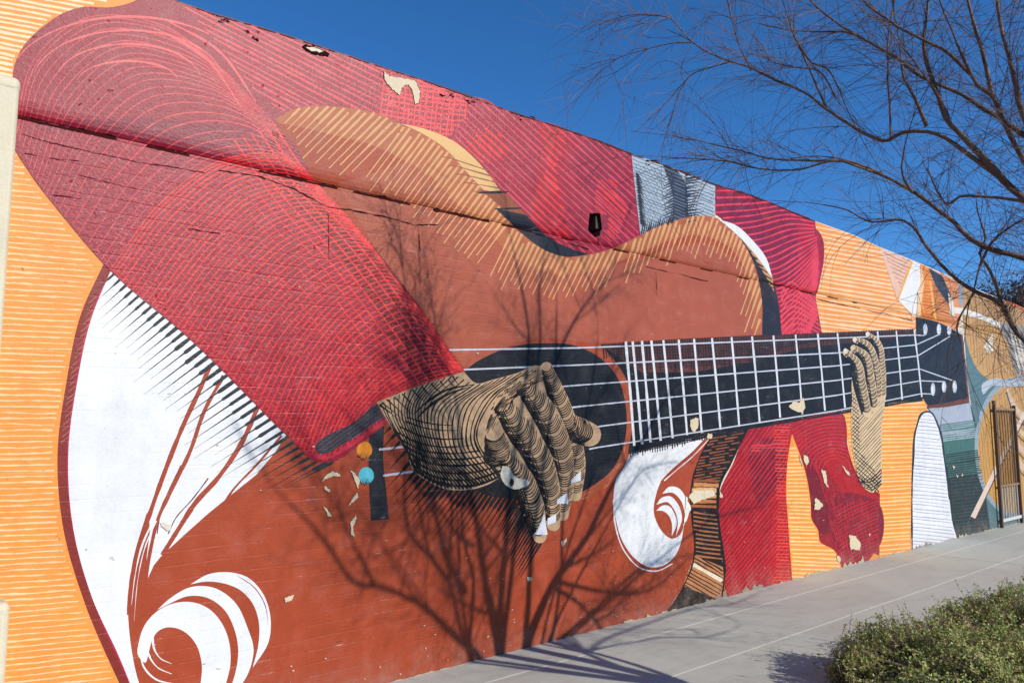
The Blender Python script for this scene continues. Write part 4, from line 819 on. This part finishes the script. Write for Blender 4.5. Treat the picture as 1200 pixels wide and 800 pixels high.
# ------------------------------------------------------------------ bare tree
def tube(verts, faces, P, Rr, sides):
    P = np.asarray(P, float); n = len(P); b = len(verts)
    T = np.gradient(P, axis=0); T /= (np.linalg.norm(T, axis=1)[:, None] + 1e-9)
    ref = np.array([.31, .2, .93]) if abs(T[0] @ np.array([.31, .2, .93])) < .9 else np.array([1, 0, 0])
    u = np.cross(T, ref); u /= (np.linalg.norm(u, axis=1)[:, None] + 1e-9); v = np.cross(T, u)
    aa = np.linspace(0, 2 * np.pi, sides, endpoint=False)
    for i in range(n):
        ring = P[i] + Rr[i] * (np.cos(aa)[:, None] * u[i] + np.sin(aa)[:, None] * v[i]); verts.extend(map(tuple, ring))
    for i in range(n - 1):
        for j in range(sides): faces.append((b + i * sides + j, b + i * sides + (j + 1) % sides, b + (i + 1) * sides + (j + 1) % sides, b + (i + 1) * sides + j))
    faces.append(tuple(b + (n - 1) * sides + j for j in range(sides)))
def sm3(P, step=.04):
    P = np.asarray(P, float); n = len(P); out = []
    for i in range(n - 1):
        p0, p1, p2, p3 = P[max(i - 1, 0)], P[i], P[i + 1], P[min(i + 2, n - 1)]; k = max(2, int(np.linalg.norm(p2 - p1) / step)); t = np.linspace(0, 1, k, endpoint=False)[:, None]
        out.append(.5 * ((2 * p1) + (-p0 + p2) * t + (2 * p0 - 5 * p1 + 4 * p2 - p3) * t ** 2 + (-p0 + 3 * p1 - 3 * p2 + p3) * t ** 3))
    out.append(P[-1:]); return np.concatenate(out)
def bark_mat():
    m, t, pb = node_mat('bark'); pos = N(t, 'ShaderNodeNewGeometry').outputs['Position']
    a_, b_ = noise(t, pos, 9, 5, .6), noise(t, pos, 70, 5, .7)
    c = mixc(t, ramp(t, a_, .3, .7), (.085, .05, .035), (.20, .14, .10)); c = mixc(t, mth(t, 'MULTIPLY', ramp(t, b_, .5, .75), .5), c, (.27, .23, .19))
    t.links.new(c, pb.inputs['Base Color']); pb.inputs['Roughness'].default_value = .85
    bp = N(t, 'ShaderNodeBump'); bp.inputs['Distance'].default_value = 1; t.links.new(mth(t, 'MULTIPLY', b_, .006), bp.inputs['Height']); t.links.new(bp.outputs[0], pb.inputs['Normal']); return m
BARK = bark_mat(); TWIG = simple('twig_bark', (.17, .105, .08), .8, .4, 6, .0, 40)
TB_ = np.array([4.78, -3.52, -.05]); TREE = empty('bare_tree', tuple(TB_)); tag(TREE, 'bare many-stemmed desert tree with long whippy twigs, growing in the planting bed', 'tree')
def from_shadow(x, y, L):
    """point of a stem, L metres out from the wall, whose shadow falls on the wall at this place"""
    X, Z = wallpx([(x, y)])[0]; k = L / -SUN[1]; return np.array([X, 0, Z]) + SUN * k
LIMBS = []
def limb(P, r0, r1, wig=.012, tw=1.0):
    P = sm3(P); n = len(P); w = np.stack([wob(n, wig, 9) for _ in range(3)], 1) * np.sin(np.linspace(0, np.pi, n))[:, None]
    P = P + w * .4; t = np.linspace(0, 1, n); r = r0 + (r1 - r0) * t ** .85; r = r * (1 + wob(n, .05, 5))
    v, f = [], []; tube(v, f, P, r, 8 if r0 > .008 else 5); LIMBS.append((P, r, tw)); mesh_obj('limb', v, f, BARK, TREE, smooth=True)
# short trunk
FORK = np.array([4.69, -3.41, 1.16]); v, f = [], []
tp = sm3([TB_ + np.array([.03, 0, -.15]), TB_ + np.array([.0, .0, .25]), FORK - np.array([.01, .03, .15]), FORK + np.array([0, .01, .12])]); tube(v, f, tp, np.interp(np.linspace(0, 1, len(tp)), [0, .12, .3, 1], [.16, .12, .095, .085]), 14); mesh_obj('trunk', v, f, BARK, TREE, smooth=True)
STEMS = []
# stems, set out from the shadows they cast on the wall
for pts, L0, L1, r0, r1 in (
    ([(585, 768), (577, 720), (570, 690), (562, 640), (556, 600), (545, 550), (535, 480)], 3.35, 3.7, .040, .012), ([(584, 767), (586, 710), (591, 650), (595, 600), (600, 540), (612, 470), (620, 400), (612, 345), (603, 300)], 3.4, 3.3, .036, .007), ([(589, 765), (597, 690), (604, 640), (612, 590), (622, 500), (632, 400), (632, 340), (638, 300)], 3.45, 3.5, .028, .006),
    ([(614, 760), (619, 710), (622, 660), (626, 610), (640, 520), (650, 430), (652, 360)], 3.3, 3.4, .030, .007), ([(618, 760), (630, 720), (648, 684), (668, 656), (690, 625), (702, 600), (722, 560), (750, 520), (772, 480)], 3.3, 3.1, .042, .010), ([(645, 756), (654, 705), (658, 655), (660, 600), (672, 540), (690, 470), (700, 400)], 3.2, 3.4, .018, .005),
    ([(562, 772), (538, 746), (500, 712), (470, 696), (445, 688), (418, 684), (403, 668), (385, 640), (365, 615), (340, 590)], 3.45, 3.7, .028, .007), ([(545, 752), (532, 700), (523, 650), (512, 612), (495, 580), (470, 530)], 3.5, 3.7, .016, .005), ([(655, 682), (690, 690), (730, 695), (765, 688), (800, 660)], 3.25, 3.0, .016, .004), ([(652, 690), (680, 708), (705, 737)], 3.25, 3.2, .016, .006),
    ([(650, 425), (668, 385), (690, 350), (716, 325), (722, 300)], 3.35, 3.2, .014, .004), ([(545, 540), (520, 560), (500, 600), (470, 640), (440, 650)], 3.65, 3.8, .012, .004), ([(440, 688), (420, 650), (400, 600), (390, 560)], 3.65, 3.75, .012, .004), ([(555, 640), (535, 625), (510, 590), (480, 560), (450, 500)], 3.6, 3.8, .014, .004)):
    P = [from_shadow(x, y, L0 + (L1 - L0) * i / (len(pts) - 1)) for i, (x, y) in enumerate(pts)]
    if pts[0][1] > 740: P = [FORK - np.array([0, .02, .05]), FORK * .45 + P[0] * .55 + np.array([.02, -.03, -.08])] + P
    limb(P, r0 * 1.25, r1 * 1.2, tw=.9)
    STEMS.append(LIMBS[-1])
# side branches fanning out from the stems, and the half of the crown that leans away along the sidewalk
for P, rr, _ in list(STEMS):
    for _k in range(4):
        k = int(random.uniform(.35, .9) * (len(P) - 2)); d0 = P[k + 1] - P[k]; d0 /= np.linalg.norm(d0); sd_ = np.array([random.choice((-1, 1)) * random.uniform(.5, 1.0), random.uniform(-.5, .35), random.uniform(.1, .7)])
        e1 = P[k] + (d0 * .5 + sd_) * random.uniform(.18, .3); e2 = e1 + (d0 * .35 + sd_ * .8 + np.array([0, 0, .15])) * random.uniform(.2, .4)
        if P[k][2] > 1.3: limb([P[k], e1, e2], max(rr[k] * .5, .004), .0022, tw=1.3)
for e, r0 in (((5.55, -3.15, 1.75), .022), ((6.35, -3.05, 2.05), .022), ((5.9, -3.5, 1.5), .016), ((7.0, -3.1, 1.55), .016), ((6.1, -2.75, 2.7), .02), ((5.6, -3.0, 2.9), .02), ((7.3, -2.9, 2.3), .018)):
    e = np.array(e); m_ = FORK * .5 + e * .5 + np.array([0, 0, .22]); e3 = e + (e - m_) * np.array([.5, .5, -.1]); lead = FORK + np.array([.28, .06, .42]); limb(([FORK - np.array([0, .01, .05]), FORK + np.array([.1, .02, .2])] if e[0] == 5.55 else []) + [lead, lead * .5 + m_ * .5 + np.array([0, 0, .06]), m_ * .35 + e * .65 + np.array([0, 0, .08]), e, e3], r0 * (1.3 if e[0] == 5.55 else .8), .004, tw=1.0)
# limbs traced where they cross the sky; depth runs from the crown centre towards the wall
def vis(pts, d0, d1, r0, r1, root=None, tw=1.0):
    P = [at_depth(x, y, d0 + (d1 - d0) * i / (len(pts) - 1)) for i, (x, y) in enumerate(pts)]
    if root is not None:
        P = [FORK - np.array([0, .02, .04]), FORK * .5 + P[0] * .5 + np.array([0, -.02, -.04])] + P if root == 0 else [at_depth(*root)] + P; r0 *= 1.15
    k = .74 * d0 / F_PX; limb(P, r0 * k / 2, r1 * k / 2, tw=tw)
vis([(1240, 330), (1200, 302), (1165, 291), (1140, 280), (1120, 261), (1100, 245), (1070, 224), (1040, 208), (1015, 196)], 3.66, 4.0, 12, 4.6, (1243, 440, 3.6))
vis([(1035, 205), (1000, 190), (965, 187), (940, 187), (900, 184), (865, 176), (830, 168)], 3.98, 4.2, 5, 1.8)
vis([(1035, 206), (985, 189), (960, 192), (930, 200), (890, 198), (850, 190), (815, 187), (775, 184)], 3.98, 4.1, 4.5, 1.6)
vis([(1245, 450), (1215, 410), (1195, 392), (1178, 362), (1166, 330), (1155, 310), (1148, 298), (1155, 280), (1150, 262)], 3.6, 3.8, 13, 3.6, 0)
vis([(1178, 360), (1160, 348), (1140, 340), (1112, 319), (1085, 290), (1070, 266), (1050, 258), (1020, 261), (992, 246), (965, 240)], 3.65, 4.1, 8, 2)
vis([(1142, 341), (1128, 362), (1121, 380), (1124, 396)], 3.7, 3.7, 4, 1.6); vis([(1150, 305), (1143, 330), (1134, 360), (1132, 385)], 3.7, 3.65, 3.6, 1.4); vis([(1148, 312), (1160, 284), (1180, 266), (1200, 256), (1230, 240)], 3.7, 3.5, 5, 2.5)
vis([(1240, 275), (1205, 238), (1185, 222), (1163, 200), (1140, 174), (1120, 152), (1106, 136), (1096, 102), (1085, 75), (1082, 50), (1085, 20), (1090, -20)], 3.5, 3.7, 14, 3.6, (1243, 345, 3.6))
vis([(1168, 205), (1130, 178), (1107, 162), (1085, 155), (1060, 156), (1047, 161), (1036, 166), (1015, 156), (1000, 148), (970, 129), (945, 111), (910, 97), (880, 82), (855, 73), (830, 62), (812, 50)], 3.55, 4.15, 8, 2.4)
vis([(812, 50), (800, 38), (785, 22), (760, 18), (730, 20), (703, 30), (705, 55)], 4.15, 4.3, 2.4, 1.0); vis([(855, 73), (825, 82), (808, 90), (795, 110), (782, 150)], 4.1, 4.2, 2.4, .9); vis([(810, 50), (780, 52), (740, 62), (715, 75), (690, 100)], 4.15, 4.35, 2.2, .8); vis([(880, 83), (870, 60), (860, 30), (850, -10)], 4.1, 4.2, 2.6, 1.4)
vis([(1240, 190), (1190, 150), (1150, 125), (1128, 112), (1100, 100), (1075, 88), (1055, 74), (1030, 58), (1010, 46), (990, 38), (960, 37), (925, 35), (890, 28)], 3.56, 4.0, 10, 2, (1243, 285, 3.5))
vis([(1010, 46), (985, 30), (960, 12), (940, -10)], 3.85, 3.95, 4, 2); vis([(968, 126), (958, 100), (945, 70), (930, 40), (925, 25), (915, -5)], 4.05, 4.1, 4, 1.6); vis([(930, 42), (950, 75), (970, 80), (985, 105), (990, 122)], 4.0, 4.05, 3.4, 2); vis([(980, 115), (960, 85), (930, 80), (900, 70), (895, 55), (880, 40)], 4.0, 4.15, 3.4, 1.2)
vis([(1240, 250), (1200, 192), (1184, 162), (1170, 130), (1160, 110), (1145, 101), (1132, 76), (1122, 52)], 3.4, 3.55, 10.5, 5, (1243, 310, 3.5))
vis([(1235, 200), (1203, 140), (1190, 95), (1182, 65), (1173, 35), (1166, -15)], 3.3, 3.45, 10, 5, (1240, 262, 3.42)); vis([(1162, 110), (1156, 75), (1146, 45), (1138, 20), (1130, -15)], 3.5, 3.6, 7, 4)
vis([(1044, 163), (1041, 130), (1038, 92), (1040, 50), (1045, 18), (1052, -15)], 3.75, 3.9, 4, 1.8); vis([(1086, 148), (1072, 116), (1058, 92), (1056, 70)], 3.7, 3.75, 7, 3); vis([(1138, 88), (1112, 64), (1085, 48), (1050, 30), (1020, 8), (1000, -15)], 3.55, 3.75, 6, 2.6); vis([(1112, 140), (1098, 115), (1088, 95)], 3.6, 3.62, 6, 4)
vis([(1200, 236), (1180, 233), (1150, 230), (1126, 231), (1112, 241), (1100, 226), (1090, 203), (1086, 198)], 3.45, 3.8, 6, 2.4); vis([(1070, 226), (1060, 212), (1056, 195), (1060, 172)], 3.85, 3.8, 5, 2.2); vis([(1210, 300), (1200, 330), (1188, 352)], 3.6, 3.65, 4, 2)
# long whippy twigs
tv, tf = [], []; NT = [0]
def whip(p, d, L, r, depth):
    if NT[0] > 19500: return
    NT[0] += 1; n = max(4, int(L / .07)); P = [p]; d = d / np.linalg.norm(d); cur = rng.normal(0, .10, 3); cur[2] -= .05 + .04 * random.random()
    for i in range(n): d = d + cur * (.5 + i / n) + rng.normal(0, .035, 3); d /= np.linalg.norm(d); P.append(P[-1] + d * (L / n))
    P = np.array(P)
    # never through the wall
    P[:, 1] = np.minimum(P[:, 1], -.25)
    tube(tv, tf, P, np.linspace(r, r * .4, n + 1), 3)
    if depth > 0:
        for _ in range(random.choice((2, 3, 3, 4))):
            k = random.randint(1, n - 1); dd = P[min(k + 1, n)] - P[k]; dd /= (np.linalg.norm(dd) + 1e-9); whip(P[k], dd + rng.normal(0, .55, 3), L * random.uniform(.3, .62), r * .66, depth - 1)
for P, r, tw in LIMBS[::-1]:
    seg = np.linalg.norm(np.diff(P, axis=0), axis=1).sum(); n = int(seg * 34 * tw)
    for _ in range(n):
        k = int(random.triangular(.12, 1, .75) * (len(P) - 2)); dd = P[k + 1] - P[k]; dd /= (np.linalg.norm(dd) + 1e-9); px, py, pd = proj(P[k])
        if px > 1500 or P[k][2] < .95: continue
        L = random.uniform(.18, .62); whip(P[k], dd * .9 + rng.normal(0, .6, 3) + np.array([0, 0, .12]), L, random.uniform(.0009, .0019), 1)
    dd = P[-1] - P[-3]; whip(P[-1], dd, random.uniform(.4, .7), max(r[-1] * .8, .0016), 2)
o = mesh_obj('twigs', tv, tf, TWIG, TREE); o['kind'] = 'stuff'

# ------------------------------------------------------------------ shrubs
def leaf_mat(name, c0, c1, c2):
    m, t, pb = node_mat(name); g = N(t, 'ShaderNodeNewGeometry'); cr = N(t, 'ShaderNodeValToRGB'); e = cr.color_ramp.elements
    e[0].color = (*c0, 1); e[1].color = (*c2, 1); q = cr.color_ramp.elements.new(.55); q.color = (*c1, 1); t.links.new(g.outputs['Random Per Island'], cr.inputs[0])
    t.links.new(cr.outputs[0], pb.inputs['Base Color']); pb.inputs['Roughness'].default_value = .5
    tr = N(t, 'ShaderNodeBsdfTranslucent'); t.links.new(cr.outputs[0], tr.inputs[0]); mx = N(t, 'ShaderNodeMixShader'); mx.inputs[0].default_value = .38
    t.links.new(pb.outputs[0], mx.inputs[1]); t.links.new(tr.outputs[0], mx.inputs[2]); t.links.new(mx.outputs[0], t.nodes['Material Output'].inputs[0]); return m
LEAF = leaf_mat('shrub_leaf', (.17, .26, .05), (.38, .46, .12), (.56, .42, .19))
def leaf(v, f, p, d, up, s):
    d = d / np.linalg.norm(d); w = np.cross(d, up); w /= (np.linalg.norm(w) + 1e-9); u = np.cross(w, d); b = len(v)
    v += [tuple(p), tuple(p + d * s * .45 + w * s * .3 + u * s * .1), tuple(p + d * s - u * s * .1), tuple(p + d * s * .45 - w * s * .3 + u * s * .1)]; f += [(b, b + 1, b + 2), (b, b + 2, b + 3)]
def shrub(label, cx, cy, rx_, ry_, h, n, group):
    S = empty('leafy_shrub', (cx, cy, -.03)); tag(S, label, 'shrub', group)
    v, f, sv, sf = [], [], [], []
    for i in range(n):
        a_ = random.uniform(0, 2 * math.pi); el = math.asin(random.uniform(.0, 1)); rr = random.uniform(.72, 1.0) ** .6
        lump = 1 + .13 * math.sin(3 * a_ + cx * 3) + .10 * math.sin(7 * a_ + 5 * el) + .09 * math.sin(5 * el + 2 * a_)
        dr = np.array([math.cos(a_) * math.cos(el), math.sin(a_) * math.cos(el), math.sin(el)])
        tip = np.array([cx, cy, .02]) + dr * np.array([rx_, ry_, h]) * rr * lump; tip[2] += random.uniform(-.02, .03)
        if random.random() < .035: tip = tip + dr * random.uniform(.04, .12)
        st = dr * .5 + rng.normal(0, .35, 3) + np.array([0, 0, .35]); st /= np.linalg.norm(st); L = random.uniform(.05, .11); base = tip - st * L
        tube(sv, sf, np.array([base - st * L * .8, base, tip]), [.0016, .0013, .0008], 3)
        for k in range(random.randint(4, 7)):
            q = base + st * L * (k + .5) / 6; dd = rng.normal(0, 1, 3); dd = dd - st * (dd @ st) * .6; leaf(v, f, q, dd + st * .3, dr * .7 + np.array([.15, -.45, .55]) + rng.normal(0, .38, 3), random.uniform(.015, .029))
    for i in range(34):
        a_ = random.uniform(0, 6.28); e = np.array([cx + math.cos(a_) * rx_ * .75, cy + math.sin(a_) * ry_ * .75, h * random.uniform(.4, .9)]); tube(sv, sf, sm3([(cx + random.uniform(-.1, .1), cy + random.uniform(-.1, .1), -.04), ((cx * .5 + e[0] * .5), (cy * .5 + e[1] * .5), e[2] * .6), e], .1), np.linspace(.008, .002, len(sm3([(cx, cy, -.04), ((cx * .5 + e[0] * .5), (cy * .5 + e[1] * .5), e[2] * .6), e], .1)) + 12)[:60], 4)
    o = mesh_obj('foliage', v, f, LEAF, S); o['kind'] = 'stuff'; mesh_obj('stems', sv, sf, TWIG, S)
shrub('low dense green shrub spilling over the sidewalk edge onto its own shadow', 5.16, -2.36, .86, .62, .33, 5000, 'shrubs in the planting bed')
shrub('taller green shrub further along the planting bed, standing behind the low one', 6.25, -2.45, .85, .62, .41, 4400, 'shrubs in the planting bed')
shrub('round green shrub growing beside the bare tree, back from the sidewalk', 5.75, -3.25, .62, .45, .27, 2000, 'shrubs in the planting bed')

# ------------------------------------------------------------------ dark tree beyond the building
P0 = at_depth(1192, 340, 27.0); DT = empty('evergreen_tree', (P0[0] + .6, P0[1], -.16)); tag(DT, 'dark evergreen tree rising behind the far end of the building', 'tree')
tx, ty = P0[0] + .6, P0[1]; v, f = [], []; tube(v, f, sm3([(tx, ty, -.2), (tx + .1, ty, 2), (tx, ty, 4), (tx + .1, ty, 5.6)], .5), np.linspace(.22, .05, len(sm3([(tx, ty, -.2), (tx + .1, ty, 2), (tx, ty, 4), (tx + .1, ty, 5.6)], .5))), 8); mesh_obj('trunk', v, f, BARK, DT, smooth=True)
v, f = [], []; ctr = [np.array([tx + rng.normal(0, .8), ty + rng.normal(0, .8), P0[2] - .9 + random.uniform(-1.2, 1.0)]) for _ in range(26)]
for _ in range(9000):
    c = random.choice(ctr); q = c + rng.normal(0, .30, 3); leaf(v, f, q, rng.normal(0, 1, 3), rng.normal(0, 1, 3), random.uniform(.08, .16))
mesh_obj('crown', v, f, leaf_mat('evergreen_leaf', (.015, .03, .012), (.03, .05, .02), (.05, .07, .03)), DT)['kind'] = 'stuff'
